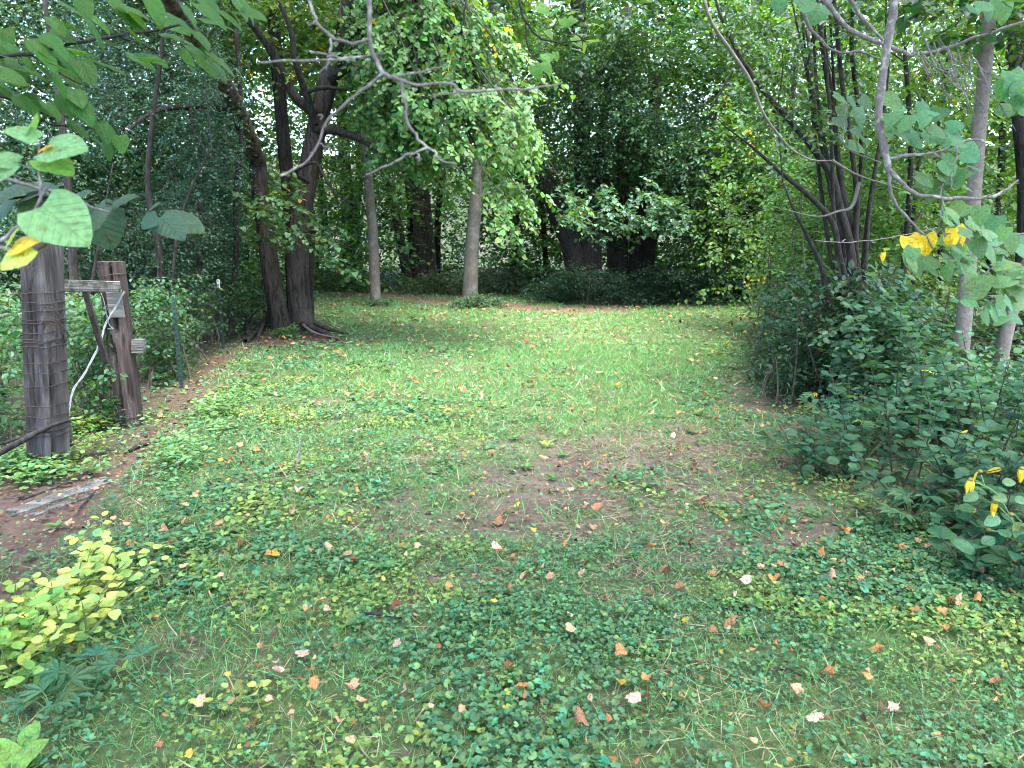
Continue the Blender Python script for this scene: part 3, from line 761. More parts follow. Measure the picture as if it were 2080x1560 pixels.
def MS(poly, d0, d1, n, size, base, flow=(0, -.3, -.15), L=.5, nl=10, tpl=T_OVAL, **k):
    return dict(poly=poly, d0=d0, d1=d1, n=n, flow=flow, L=L, nl=nl, tpl=tpl, size=size, base=base, **k)
def BL(c, r, n, size, base, L=.7, nl=10, tpl=T_DIA, **k):
    return dict(c=c, r=r, n=n, axis=(c[0], c[1], c[2] - r[2]), L=L, nl=nl, tpl=tpl, size=size, base=base, **k)

# ---- left of the fence: small-leaved, blue-green thicket trees
SM = (.048, .122, .084)
tree('thicket_tree', 'small leaved tree massed behind the square timber post', [([(165, 745), (158, 650), (150, 560), (140, 400), (120, 200), (90, 0)], [12, 9, 7, 4]), ([(190, 740), (180, 640), (200, 500), (230, 330)], [5, 4, 1])], 8.2,
     [MS([(-200, -80), (260, -80), (250, 250), (200, 480), (-200, 560)], 9, 12.5, 3000, .042, SM, nl=12, tpl=T_DIA, L=.42, clump=.50, cs=1.3)],
     [BL((-7.6, 9.8, 7.4), (3.0, 3.4, 1.8), 330, .10, SM)], nlimb=3, lr=.010, leaf=M_GLOSS)
tree('thicket_tree', 'small leaved tree with silvery foliage behind the leaning gate post', [([(330, 640), (322, 500), (300, 380), (310, 240), (330, 80), (320, -80)], [7, 6, 4, 2]), ([(345, 640), (360, 480), (390, 380), (430, 300)], [4, 3, 1])], 9.6,
     [MS([(200, -80), (430, -80), (470, 250), (420, 430), (210, 520), (180, 250)], 10.2, 13.5, 2900, .042, SM, nl=12, tpl=T_DIA, L=.42, clump=.50, cs=1.3)],
     [BL((-6.4, 12.5, 7.8), (2.4, 2.6, 1.6), 240, .10, SM)], nlimb=3, lr=.010, leaf=M_GLOSS)
tree('thicket_tree', 'small leaved tree with drooping sprays beside the old two stemmed tree', [([(470, 640), (480, 500), (478, 400), (490, 250), (480, 60)], [6, 5, 4])], 11.6,
     [MS([(400, 120), (480, 130), (500, 250), (498, 420), (470, 560), (380, 560), (380, 300)], 11, 13.5, 1700, .042, SM, nl=12, tpl=T_DIA, L=.42, clump=.48, cs=1.5)], nlimb=3, lr=.010, leaf=M_GLOSS)
tree('thicket_tree', 'dark low leafy tree behind the steel fence posts', [([(410, 640), (405, 560), (420, 480), (400, 400)], [8, 7, 5])], 11.0,
     [MS([(120, 420), (485, 420), (485, 600), (380, 620), (130, 600)], 9.6, 14, 2200, .055, (0.024, 0.065, 0.033), nl=11, tpl=T_DIA, L=.45, clump=.5, cs=1.3, side=1)], nlimb=2, lr=.010, leaf=M_GLOSS)
for k, (uv, r, d, lab) in enumerate([
    ([(432, 560), (440, 400), (452, 250), (465, 60), (470, -60)], [14, 13, 12, 10], 17.5, 'stout background trunk seen behind the rough leaning limb'),
    ([(640, 560), (655, 440), (640, 330), (630, 200)], [5, 4, 3], 26, 'slim dark trunk just right of the old two stemmed tree'),
    ([(700, 570), (706, 440), (700, 330), (690, 150)], [13, 12, 10], 27, 'dark trunk in the deep shade beyond the far path'),
    ([(668, 565), (662, 440), (652, 350), (650, 200)], [4, 3, 3], 28, 'thin pole trunk in the deep shade beyond the far path'),
    ([(730, 565), (722, 440), (732, 330), (730, 200)], [10, 9, 8], 29, 'dark trunk behind the thin pale tree'),
    ([(828, 565), (810, 470), (796, 400), (770, 320), (740, 230)], [10, 9, 8, 6], 24, 'dark trunk leaning left beside the thickest background trunk'),
    ([(838, 560), (833, 430), (826, 330), (835, 200)], [7, 6, 5], 26, 'straight dark pole close against the thickest background trunk'),
    ([(888, 560), (890, 430), (902, 340), (915, 230)], [7, 6, 5], 27, 'dark pole leaning right behind the thickest background trunk'),
    ([(1040, 560), (1046, 470), (1050, 380), (1040, 230)], [7, 6, 5], 24, 'dark slim trunk in shade right of the pale lawn tree'),
    ([(1110, 560), (1105, 470), (1098, 380), (1090, 230)], [6, 5, 5], 25, 'slim trunk in shade left of the dark leaning clump'),
]):
    b = at(uv[0][0], 500, d)
    tree('forest_tree', lab, [(uv, r)], d, [MS([(uv[0][0] - 130, 60), (uv[0][0] + 130, 60), (uv[0][0] + 130, 470), (uv[0][0] - 130, 470)], d - 2, d + 6, 330, .13, (0.042, 0.112, 0.022), nl=9, tpl=T_DIA, L=.9, clump=.5, cs=.5, seed=k)],
         [BL((b[0], d, 9.5), (3.4, 3.4, 3), 260, .26, (.07, .14, .035))], nlimb=4, leaf=M_LEAF)

tree('thin_lawn_tree', 'thin pale grey tree with a tuft of weeds at its foot on the lawn edge', [([(763, 612), (760, 540), (757, 470), (750, 390), (742, 250), (735, 60)], [11, 10, 9, 8])], 18.0,
     [MS([(640, 60), (900, 60), (880, 330), (800, 400), (680, 340)], 16.5, 20.5, 520, .09, (0.050, 0.104, 0.029), tpl=T_DIA, L=.7, clump=.5, cs=.8)], [BL((-4.4, 18, 8.6), (3.2, 2.6, 2.2), 480, .18, LIN)], mat=M_BARKG)
tree('lawn_tree', 'pale grey straight tree ringed by a mound of shrubs at its foot', [([(954, 622), (956, 560), (960, 480), (972, 350), (985, 230), (1000, 80), (1012, -80)], [17, 14, 13, 12, 10])], 17.9,
     [MS([(860, 20), (1120, 20), (1110, 300), (1060, 360), (900, 330)], 16, 19.5, 500, .10, LIN, tpl=T_DIA, L=.7, clump=.52, cs=.8)], [BL((-.9, 17.9, 8.6), (2.4, 2.4, 2.2), 260, .18, LIN)], mat=M_BARKG)
tree('forest_tree', 'thickest brown background trunk rising behind the bramble bank', [([(866, 575), (862, 500), (856, 420), (846, 330), (836, 200), (830, 60)], [24, 20, 18, 16, 14])], 25.5,
     [MS([(700, 60), (1000, 60), (960, 330), (720, 330)], 24, 30, 420, .13, (0.042, 0.112, 0.022), nl=9, tpl=T_DIA, L=.9, clump=.5, cs=.5)], [BL((-3.2, 25.5, 10.5), (3.5, 3.5, 3), 200, .24, LIN)], mat=M_BARK)
# ---- dark clumps right of the centre
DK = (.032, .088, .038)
tree('clump_tree', 'dark clump of thick stems leaning left at the back of the clearing', [([(1178, 590), (1166, 520), (1146, 460), (1118, 395), (1078, 310), (1045, 220), (1010, 80)], [24, 22, 20, 17, 14, 10]), ([(1196, 590), (1196, 520), (1190, 440), (1184, 340), (1180, 200), (1176, 40), (1170, -100)], [20, 19, 17, 15, 12]), ([(1212, 590), (1210, 500), (1206, 420), (1218, 300), (1240, 150)], [12, 11, 10, 8])], 19.6,
     [MS([(1090, 90), (1320, 60), (1330, 330), (1200, 400), (1090, 330)], 17.5, 21.5, 1300, .10, DK, tpl=T_DIA, L=.7, clump=.5, cs=.8),
      MS([(1130, 385), (1300, 370), (1400, 420), (1390, 460), (1290, 490), (1220, 470), (1120, 430)], 15.6, 17.0, 150, .105, (.048, .118, .066), flow=(.3, -.7, -.1), tpl=T_HEART6, nl=11, L=.6, clump=.38, tilt=.2, yellow=.012)],
     [BL((1.9, 18.8, 7.6), (3.4, 3.2, 2.4), 430, .18, DK)], leaf=M_GLOSS)
tree('clump_tree', 'dark clump of stems fanning out behind the low pale green bough', [([(1262, 590), (1260, 500), (1262, 420), (1266, 330), (1272, 180), (1270, 20)], [16, 15, 13, 11]), ([(1292, 590), (1292, 500), (1302, 400), (1318, 300), (1335, 150)], [15, 14, 12, 9]), ([(1312, 590), (1320, 500), (1345, 420), (1382, 360), (1420, 270)], [14, 13, 11, 8]), ([(1246, 590), (1242, 500), (1236, 420), (1225, 320)], [11, 10, 8])], 20.6,
     [MS([(1220, 40), (1560, 40), (1560, 420), (1380, 420), (1240, 360)], 18, 23, 1900, .105, (0.030, 0.081, 0.026), tpl=T_DIA, L=.7, clump=.5, cs=.8)],
     [BL((5.0, 19.4, 7.6), (3.6, 3.2, 2.4), 430, .18, DK)])
tree('forest_tree', 'leafy tree closing the back of the clearing above the dark shrub bank', [([(1440, 600), (1436, 500), (1440, 380), (1450, 200)], [9, 8, 7])], 19.0,
     [MS([(1250, 190), (1500, 190), (1690, 330), (1680, 460), (1500, 470), (1330, 360)], 16.4, 19.5, 760, .105, (.028, .084, .042), clump=.48, cs=.9), MS([(1360, 260), (1580, 240), (1560, 560), (1360, 540)], 16.5, 20.5, 1000, .10, (0.025, 0.068, 0.020), tpl=T_DIA, L=.7, clump=.48, cs=.8)], nlimb=5)

# ------------------------------------------------------------------ shrub banks
def shrub(name, label, poly, d0, d1, n, size, base, stems=12, tpl=T_OVAL, cat='shrub', leaf=None, group=None, floor=True, **k):
    cm, tm = MB(), MB()
    P = mass(cm, tm, poly, d0, d1, n, k.pop('flow', (0, -.4, .15)), k.pop('L', .4), k.pop('nl', 9), tpl, size, base, zmin=.03, **k)
    c = P.mean(0); o = thing(name, label, cat, (c[0], c[1], 0), group)
    sm = MB()
    for q in P[rng.integers(0, len(P), stems)]:
        b = np.array([q[0] + rng.normal(0, .12), q[1] + rng.normal(0, .12), -.03])
        tube(sm, [b, (b + q) / 2 + rng.normal(0, .06, 3), q], [.014, .010, .004], sides=5, n=7, tint=(.07, .055, .045))
    sm.build('stem_mass', M_TWIGD, o, False, 'stuff')
    cm.build('foliage', leaf or M_LEAF, o, False, 'stuff')
    if tm.n: tm.build('twigwork', M_TWIGD, o, False, 'stuff')
    return o
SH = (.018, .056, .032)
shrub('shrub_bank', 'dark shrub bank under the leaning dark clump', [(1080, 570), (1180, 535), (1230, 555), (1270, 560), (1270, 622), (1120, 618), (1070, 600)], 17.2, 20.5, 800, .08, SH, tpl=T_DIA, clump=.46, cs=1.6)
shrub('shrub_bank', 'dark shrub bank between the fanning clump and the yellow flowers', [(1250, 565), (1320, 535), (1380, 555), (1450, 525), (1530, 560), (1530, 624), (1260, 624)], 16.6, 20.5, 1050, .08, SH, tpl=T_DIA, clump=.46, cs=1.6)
shrub('low_shrub', 'mounded green shrub around the foot of the pale lawn tree', [(905, 640), (925, 612), (960, 598), (1010, 605), (1040, 638), (980, 643)], 16.4, 18.4, 230, .075, (.05, .11, .055), tpl=T_DIA, clump=.2, stems=6, L=.3)
shrub('weed_tuft', 'small weed tuft at the foot of the thin pale tree', [(735, 618), (760, 604), (795, 612), (790, 622), (745, 622)], 17.2, 18, 45, .07, (.05, .11, .05), tpl=T_DIA, clump=.1, stems=3, L=.25)
shrub('bramble_bank', 'bramble bank in front of the thickest background trunk', [(800, 595), (840, 560), (900, 552), (960, 570), (960, 600), (850, 602)], 20, 23, 420, .09, (0.036, 0.076, 0.032), tpl=T_DIA, clump=.3)
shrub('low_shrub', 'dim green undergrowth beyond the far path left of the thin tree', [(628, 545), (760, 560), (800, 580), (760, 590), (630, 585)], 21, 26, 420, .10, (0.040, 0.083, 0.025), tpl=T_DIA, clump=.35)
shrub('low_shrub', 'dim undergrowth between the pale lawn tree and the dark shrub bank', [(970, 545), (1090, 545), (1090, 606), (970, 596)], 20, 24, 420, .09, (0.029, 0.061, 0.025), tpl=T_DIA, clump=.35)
shrub('low_shrub', 'leafy undergrowth at the foot of the old two stemmed tree', [(545, 700), (560, 668), (600, 662), (605, 690), (570, 705)], 11.5, 12.4, 40, .06, (.06, .13, .04), clump=.1, stems=3, L=.22)
# herbs behind the fence, knee to waist high
for lab, poly, a, b, n in (
    ('tall nettle-like herbs between the timber posts', [(130, 600), (235, 600), (240, 850), (140, 880)], 5.9, 8.6, 420),
    ('herbs and saplings behind the first steel fence post', [(270, 590), (420, 575), (400, 760), (300, 830)], 7.6, 10.5, 620),
    ('herbs between the steel fence posts and the old tree', [(390, 560), (530, 560), (540, 655), (470, 690), (390, 760)], 9.8, 14.5, 650),
    ('weedy undergrowth left of the square timber post', [(-160, 560), (50, 600), (60, 900), (-160, 930)], 5.2, 8.6, 520)):
    shrub('herb_patch', lab, poly, a, b, n, .062, (0.040, 0.108, 0.043), tpl=T_OVAL, cat='undergrowth', clump=.42, L=.3, stems=24, flow=(0, -.3, .1), side=1)
def ground_herbs(lab, px, n, h, s, col, seed):
    q = samp(poly_ground(px), n); q = q + rng.normal(0, .08, q.shape); q = q[fbm(q, 2.2, seed) > .44]; n = len(q); hm = MB()
    hh = h * (.4 + fbm(q, 1.7, seed + 3))
    for _ in range(6):
        a_ = rng.uniform(0, 6.28, n)
        scatter(hm, T_OVAL, lift(q + rng.normal(0, .045, q.shape)) + UP * (hh * rng.uniform(.25, 1, n))[:, None], np.stack([np.cos(a_), np.sin(a_), rng.normal(.1, .2, n)], -1), UP + rng.normal(0, .25, (n, 3)), rng.uniform(.6, 1.15, n) * s, tints(n, col, .28))
    o = thing('herb_patch', lab, 'undergrowth', (*q.mean(0), 0)); hm.build('foliage', M_LEAF, o, False, 'stuff')
ground_herbs('pale variegated ground herbs spilling from the fence strip onto the lawn', [(300, 985), (370, 890), (440, 810), (540, 745), (500, 820), (420, 920), (340, 1010)], 330, .10, .05, (.095, .20, .07), 71)
ground_herbs('light green low herbs at the foot of the leaning gate post', [(140, 860), (235, 860), (300, 870), (260, 900), (200, 940), (140, 940)], 330, .16, .045, (.13, .22, .05), 81)
ground_herbs('light green low herbs along the foot of the square timber post', [(-60, 955), (60, 945), (150, 950), (200, 965), (60, 1000), (-60, 1000)], 260, .14, .05, (.09, .19, .06), 91)

# ------------------------------------------------------------------ right-hand thicket
TH = (.027, .075, .028)
stems = [
    ([(1748, 812), (1742, 700), (1736, 600), (1726, 500), (1705, 420), (1690, 360), (1650, 300), (1600, 240), (1540, 170), (1495, 100), (1460, 20), (1440, -60)], [16, 14, 12, 10, 8, 5, 2], 7.2),
    ([(1752, 812), (1745, 690), (1740, 560), (1728, 470), (1712, 390), (1700, 300), (1690, 200), (1672, 100), (1655, -20)], [15, 12, 10, 8, 7, 5], 7.3),
    ([(1745, 600), (1738, 500), (1740, 400), (1730, 300), (1712, 180), (1700, 60), (1690, -40)], [9, 8, 7, 6, 5], 7.25),
    ([(1730, 640), (1705, 520), (1690, 450), (1640, 395), (1580, 345), (1530, 300), (1480, 262), (1440, 225)], [9, 9, 8, 7, 4, 2, 1], 7.1),
    ([(1712, 775), (1700, 690), (1680, 600), (1668, 540), (1640, 480), (1610, 420), (1590, 370)], [9, 9, 8, 6, 4, 1], 7.0),
    ([(1735, 520), (1740, 420), (1750, 330), (1745, 230), (1730, 100), (1735, -20)], [7, 6, 6, 5], 7.4),
]
stems = [(uv, [q * .68 for q in r], d) for uv, r, d in stems]
for k in range(9):
    u0 = 1735 + rng.normal(0, 14); l = rng.uniform(-170, 90)
    stems.append(([(u0, 800), (u0 + l * .12 + rng.normal(0, 6), 640), (u0 + l * .35 + rng.normal(0, 8), 440), (u0 + l * .7 + rng.normal(0, 8), 220), (u0 + l, -20)], [rng.uniform(4, 7), 5, 4, 3, 1.5], 7.2 + rng.uniform(-.15, .5)))
dk, _ = tree('multi_stem_tree', 'dark many stemmed small tree fanning out from one base at the lawn edge', stems, 7.2,
     [MS([(1480, -40), (1800, -40), (1780, 260), (1600, 300), (1480, 160)], 6.4, 8.4, 330, .062, TH, tpl=T_OVAL, L=.42, clump=.5, cs=1.0)],
     [BL((4.3, 8.2, 5.4), (1.6, 1.8, 1.2), 260, .09, TH)], nlimb=14, lr=.012, leaf=M_GLOSS)
for uv, r, d in (([(1690, 326), (1650, 325), (1610, 305), (1580, 272), (1550, 230), (1525, 165), (1488, 108), (1445, 45), (1428, -10)], [1.2, 2, 2.5, 3, 3.2, 3.5], 6.4),
                 ([(1690, 326), (1740, 355), (1800, 375), (1830, 385)], [3, 2, 1], 6.4),
                 ([(1745, 370), (1730, 420), (1700, 430), (1660, 440), (1590, 425)], [4, 3, 2, 1], 6.7)):
    wood(uv, d, r, M_BARKG, dk, 'limb', sides=6, n=24)
tree('pale_bark_tree', 'pale barked slender tree with vines around its foot beside the shrubs', [([(1932, 905), (1942, 820), (1952, 720), (1962, 600), (1974, 450), (1986, 300), (2000, 150), (2012, 0), (2024, -140), (2030, -330)], [18, 16, 15, 14, 13, 12, 10, 3])], 5.8,
     [MS([(1800, -60), (2150, -60), (2150, 120), (1850, 60)], 5.4, 7, 90, .075, TH, tpl=T_HEART, L=.4, clump=.4)], [BL((4.9, 6.0, 5.6), (1.9, 2.0, 1.3), 380, .11, LIN)], mat=M_PALE, nlimb=5, lr=.015)
tree('pale_bark_tree', 'pale barked tree leaning away to the right of its taller twin', [([(2016, 840), (2028, 760), (2044, 680), (2062, 610), (2090, 520), (2120, 400), (2150, 250), (2185, 60), (2220, -160)], [15, 13, 12, 11, 10, 8, 6, 2])], 6.8,
     [], [BL((6.8, 7.6, 5.6), (2.2, 2.6, 1.4), 420, .11, LIN)], mat=M_PALE, nlimb=4, lr=.015)
tree('thicket_tree', 'dark rough trunk behind the leaning pale barked tree', [([(2062, 800), (2072, 700), (2076, 600), (2085, 400), (2070, 200), (2060, 0)], [19, 17, 15, 12])], 7.8,
     [MS([(1980, 300), (2200, 300), (2200, 760), (2000, 700)], 7.6, 10, 200, .07, TH, L=.4, clump=.5)], nlimb=4)
for k, (uv, r, d, lab) in enumerate([
    ([(1815, 800), (1822, 650), (1840, 500), (1850, 300), (1838, 100)], [7, 6, 5, 4], 8.8, 'slim dark stem tree between the many stemmed tree and the pale barked tree'),
    ([(1880, 790), (1862, 640), (1850, 520), (1862, 380), (1880, 150)], [6, 5, 5, 4], 9.6, 'slim stem tree behind the round leaved shrubs'),
    ([(1560, 640), (1566, 540), (1580, 420), (1605, 250), (1620, 80)], [6, 6, 5, 4], 12.5, 'slim dark tree above the tall yellow flowers'),
    ([(1650, 650), (1648, 540), (1662, 400), (1660, 250), (1640, 60)], [7, 6, 5, 4], 11.5, 'backlit leafy tree behind the many stemmed tree'),
    ([(1905, 700), (1915, 560), (1900, 400), (1915, 200), (1950, 20)], [7, 6, 6, 5], 11, 'backlit leafy tree behind the taller pale barked tree'),
    ([(2020, 720), (2008, 560), (2030, 400), (2040, 200), (2060, 20)], [8, 7, 6, 5], 12, 'backlit leafy tree at the meadow edge behind the leaning pale tree')]):
    u0 = uv[2][0]
    tree('thicket_tree', lab, [(uv, r)], d, [MS([(u0 - 140, -60), (u0 + 140, -60), (u0 + 140, 430), (u0 - 140, 520)], d - .8, d + 2.4, 330, .085, (0.048, 0.122, 0.022), tpl=T_OVAL, L=.5, clump=.5, cs=.9, seed=k + 5, yellow=.012),
                                           MS([(u0 - 120, 430), (u0 + 120, 430), (u0 + 120, 640), (u0 - 120, 640)], d - .6, d + 2, 110, .085, (.075, .15, .035), tpl=T_OVAL, L=.5, clump=.45, cs=.9, seed=k)],
         nlimb=7, lr=.014)
shrub('thicket_shrub', 'bright backlit bush at the lawn edge behind the tall yellow flowers', [(1530, 470), (1640, 460), (1700, 520), (1680, 620), (1560, 640), (1520, 580)], 10.5, 12.5, 230, .08, (.085, .17, .04), clump=.35)
shrub('thicket_shrub', 'tall dark leafy bush along the lawn edge left of the many stemmed tree', [(1525, 640), (1590, 570), (1720, 540), (1770, 800), (1670, 920), (1580, 860), (1520, 750)], 6.8, 10.5, 900, .07, (.026, .075, .03), tpl=T_DIA, clump=.38, L=.4, stems=20, cs=1.3, side=-1)
shrub('thicket_shrub', 'leafy saplings filling the thicket above the dark bush', [(1560, 300), (1700, 240), (1800, 300), (1840, 560), (1720, 600), (1580, 560)], 8.5, 12, 850, .075, (.048, .13, .026), tpl=T_OVAL, clump=.45, L=.45, stems=20, cs=1.1)
shrub('thicket_shrub', 'leafy bush joining the many stemmed tree to the round leaved shrubs', [(1690, 640), (1800, 580), (1880, 640), (1900, 880), (1800, 920), (1690, 900)], 5.9, 7.4, 520, .06, (.03, .088, .04), tpl=T_ROUND, clump=.42, L=.34, stems=24, cs=1.7, nl=8)
shrub('climbing_vine', 'vine leaves climbing the taller pale barked tree', [(1915, 690), (1990, 700), (1985, 880), (1900, 890)], 5.35, 5.75, 46, .058, (.04, .12, .052), tpl=T_ROUND, cat='vine', clump=.3, L=.25, stems=5, nl=8)
shrub('thicket_shrub', 'dim grassy undergrowth below the many stemmed tree', [(1505, 700), (1560, 660), (1700, 640), (1740, 780), (1640, 900), (1540, 820)], 6.6, 9.5, 520, .055, (0.026, 0.072, 0.026), tpl=T_LONG, clump=.4, stems=30, L=.35)
shrub('thicket_shrub', 'dark broad leaved sapling bush around the many stemmed tree', [(1660, 540), (1780, 520), (1880, 600), (1860, 800), (1700, 800)], 6.7, 8.2, 260, .095, (0.022, 0.065, 0.029), tpl=T_OVAL, clump=.4, leaf=M_GLOSS)
shrub('thicket_shrub', 'dense dark undergrowth behind the pale barked trees', [(1780, 620), (2150, 600), (2150, 850), (1800, 860)], 7.2, 9.5, 520, .07, (0.024, 0.068, 0.023), clump=.42)

# far wood and the light meadow edge
fw = MB()
def wood_wall(n, a0, a1, r0, r1, z1, size, base, clump=.42, L=1.0, cs=.35, seed=0):
    keep = np.zeros((0, 3))
    while len(keep) < n:
        a = rng.uniform(a0, a1, n * 2); r = rng.uniform(r0, r1, n * 2); z = rng.uniform(.05, z1, n * 2)
        P = np.stack([np.sin(a) * r, np.cos(a) * r, z], -1)
        keep = np.concatenate([keep, P[fbm(P, cs, seed) + rng.normal(0, .08, len(P)) > clump]])
    P = keep[:n]; D = rng.normal(0, 1, P.shape) * np.array([1, 1, .4])
    sprays(fw, None, P, D, L * rng.uniform(.6, 1.3, n), 9, T_DIA, size, base, droop=.2)
wood_wall(5600, -.75, .34, 26, 36, 11, .21, (0.042, 0.112, 0.020), seed=1)
wood_wall(3600, .26, .62, 17, 26, 8.5, .16, (0.048, 0.122, 0.022), seed=2, L=.8)
wood_wall(3600, .5, 1.1, 13, 22, 7, .145, (0.052, 0.130, 0.022), seed=3, L=.7, clump=.46)
wood_wall(4000, -1.15, -.34, 13.5, 20, 8.5, .145, (0.032, 0.086, 0.029), seed=4, L=.7)
wood_wall(2600, -.02, .44, 22, 27, 9.5, .19, (0.036, 0.101, 0.022), seed=6)
wood_wall(1700, -.72, -.36, 14, 19, 7, .13, (0.030, 0.083, 0.032), seed=7, L=.8, clump=.38)
wood_wall(1500, -.46, -.14, 19.5, 25, 9, .19, (0.045, 0.125, 0.030), seed=9, clump=.38)
wood_wall(1400, -.72, -.3, 14, 19.5, 9, .16, (.036, .10, .04), seed=11, clump=.36, L=.8)
wood_wall(1500, .0, .46, 20.5, 26, 10, .20, (0.056, 0.156, 0.031), seed=12, clump=.36)
wood_wall(3600, -.8, .4, 23, 33, 4.2, .14, (0.026, 0.072, 0.020), seed=5)
o = fw.build('far_wood', M_LEAF, None, kind='stuff'); tag(o, 'sunlit mass of far woodland leaves behind the tree trunks', 'woodland')

# ------------------------------------------------------------------ timber posts, boards, wires
def loft_post(mb, P0, P1, prof, cracks, n=46, rough=.004, top_tilt=0, ang=0.0, seed=0):
    """post lofted from a closed profile [(x, y)]; cracks: (profile index, depth, z0, z1)"""
    prof = np.array(prof); m = len(prof)
    t = np.linspace(0, 1, n); P0, P1 = np.array(P0), np.array(P1); H = np.linalg.norm(P1 - P0)
    ca, sa = math.cos(ang), math.sin(ang)
    V = []
    for q in t:
        p = prof.copy()
        for k, dep, z0, z1 in cracks:
            if z0 <= q <= z1:
                w = min(1, (q - z0) / .06 + .15, (z1 - q) / .06 + .15) * (1 + .5 * math.sin(q * 23 + k))
                p[k] = p[k] * (1 - dep * w)
        z3 = np.concatenate([p * 22, np.full((m, 1), q * H * 3)], 1)
        p = p * (1 + rough / .1 * (fbm(z3, 1, seed)[:, None] - .5) * 2)
        c = P0 + (P1 - P0) * q
        zz = c[2] + (p[:, 0] * top_tilt if q == 1 else 0)
        V.append(np.stack([c[0] + p[:, 0] * ca - p[:, 1] * sa, c[1] + p[:, 0] * sa + p[:, 1] * ca, np.broadcast_to(zz, (m,))], -1))
    V = np.concatenate(V + [[P1 + UP * .004]])
    i = np.arange(n - 1)[:, None] * m; j = np.arange(m)[None]; j2 = (j + 1) % m
    f = np.stack([i + j, i + j2, i + m + j2, i + m + j], -1).reshape(-1, 4)
    cap = np.stack([(n - 1) * m + np.arange(m), (n - 1) * m + (np.arange(m) + 1) % m, np.full(m, n * m)], -1)
    mb.add(V, [f, cap])

def sq_prof(w, d, k=9, r=.012):
    p = []
    for (x0, y0), (x1, y1) in (((-1, -1), (1, -1)), ((1, -1), (1, 1)), ((1, 1), (-1, 1)), ((-1, 1), (-1, -1))):
        for i in range(k):
            f = i / k; p.append([(x0 + (x1 - x0) * f) * w / 2, (y0 + (y1 - y0) * f) * d / 2])
    p = np.array(p)
    for c in range(0, 4 * k, k): p[c] *= 1 - r / (w / 2)
    return p

def wire_ring(mb, c, axis_off, prof, ang, z, r=.0028, jz=.006, tilt=0.0, slack=.003):
    prof = np.array(prof); m = len(prof)
    p = prof * (1 + (slack + r) / np.linalg.norm(prof, axis=1)[:, None])
    ca, sa = math.cos(ang), math.sin(ang)
    ph = rng.uniform(0, 6)
    V = [[c[0] + axis_off[0] * z + x * ca - y * sa, c[1] + axis_off[1] * z + x * sa + y * ca, z + tilt * x + jz * math.sin(ph + k * .7) * .6] for k, (x, y) in enumerate(p)]
    V.append(V[0])
    tube(mb, V, [r] * len(V), sides=4, n=len(V) * 2)

d1 = 5.03
b1 = gnd(97, 955); t1 = at(84, 486, d1)
sqp = sq_prof(.205, .20)
post = thing('timber_post', 'square weathered grey timber post wrapped with rusty fence wire', 'post', (b1[0], b1[1], 0))
mb = MB(); loft_post(mb, (b1[0], b1[1], -.1), t1, sqp, [(4, .55, .25, 1.0), (2, .12, .1, .8), (6, .14, .3, .9), (11, .2, .0, .6), (14, .2, .4, 1), (31, .3, .2, 1)], ang=math.radians(-14), top_tilt=.1)
mb.build('post_body', M_WOOD, post)
off = (np.array(t1) - b1) / t1[2]
for v, tl in ((592, .02), (612, -.03), (628, .02), (645, -.05), (652, .06), (672, .1), (684, -.04), (690, .05), (697, -.02), (730, .02), (748, -.01), (775, .05), (812, .01), (832, -.02), (852, .03), (857, -.05), (862, .06), (868, -.03), (925, .04)):
    z = at(95, v, d1)[2]
    mb = MB(); wire_ring(mb, b1, off, sqp, math.radians(-14), z, tilt=tl); mb.build('wire', M_WIRE, post, True)
for k in range(7):
    z = rng.uniform(.75, 1.15); a = np.array([b1[0] - .11, b1[1] - .12, z])
    mb = MB(); tube(mb, [a, a + np.array([-.25, rng.uniform(-.1, .1), rng.uniform(-.12, .06)]), a + np.array([-.5, rng.uniform(-.2, .2), rng.uniform(-.25, .12)]), a + np.array([-.9, rng.uniform(-.2, .2), rng.uniform(-.3, .1)])], [.0026] * 4, sides=4, n=14)
    mb.build('wire', M_WIRE, post, True)
for k in range(6):
    z = rng.uniform(.95, 1.12); a = np.array([b1[0] + .12, b1[1] - .05, z])
    mb = MB(); tube(mb, [a, a + np.array([.06, -.03, .06]), a + np.array([.12, .0, .02]), a + np.array([rng.uniform(.1, .2), .04, -.12])], [.0024] * 4, sides=4, n=12)
    mb.build('wire', M_WIRE, post, True)

d2 = 6.15
b2 = gnd(263, 866); t2 = at(226, 531, d2); top2 = t2
ang = np.linspace(0, 2 * math.pi, 30, endpoint=False)
rp = np.stack([np.cos(ang) * .103, np.sin(ang) * .10], -1) * (1 + .05 * np.cos(3 * ang)[:, None])
gp = thing('gate_post', 'leaning round brown timber post with old boards nailed to it', 'post', (b2[0], b2[1], 0))
mb = MB(); loft_post(mb, (b2[0] + .01, b2[1], -.1), t2, rp, [(22, .35, .0, .55), (21, .3, .45, 1.0), (24, .4, .6, 1), (19, .3, .7, 1), (26, .25, .2, .6), (2, .3, .5, .95)], rough=.007, seed=5)
mb.build('post_body', M_WOODB, gp)
def pbox(name, mat, parent, u0, v0, u1, v1, d, thick, slant=0.0, jit=.0012):
    """a board whose near face spans the pixels (u0,v0)-(u1,v1) at distance d"""
    a, b, c = at(u0, v1, d), at(u1, v1, d), at(u0 + slant, v0, d)
    mb = MB(); cen = (b + c) / 2 + np.array([0, thick / 2, 0])
    box_part(mb, cen, (b - a) / 2, np.array([0, thick / 2, 0]), (c - a) / 2, jit=jit)
    return mb.build(name, mat, parent)
pbox('plank', M_BOARD, gp, 222, 588, 251, 645, 6.0, .03, slant=-8)
pbox('block', M_BOARD, gp, 266, 690, 290, 718, 6.05, .06)
pbox('block', M_BOARD, gp, 209, 712, 224, 740, 6.12, .05)
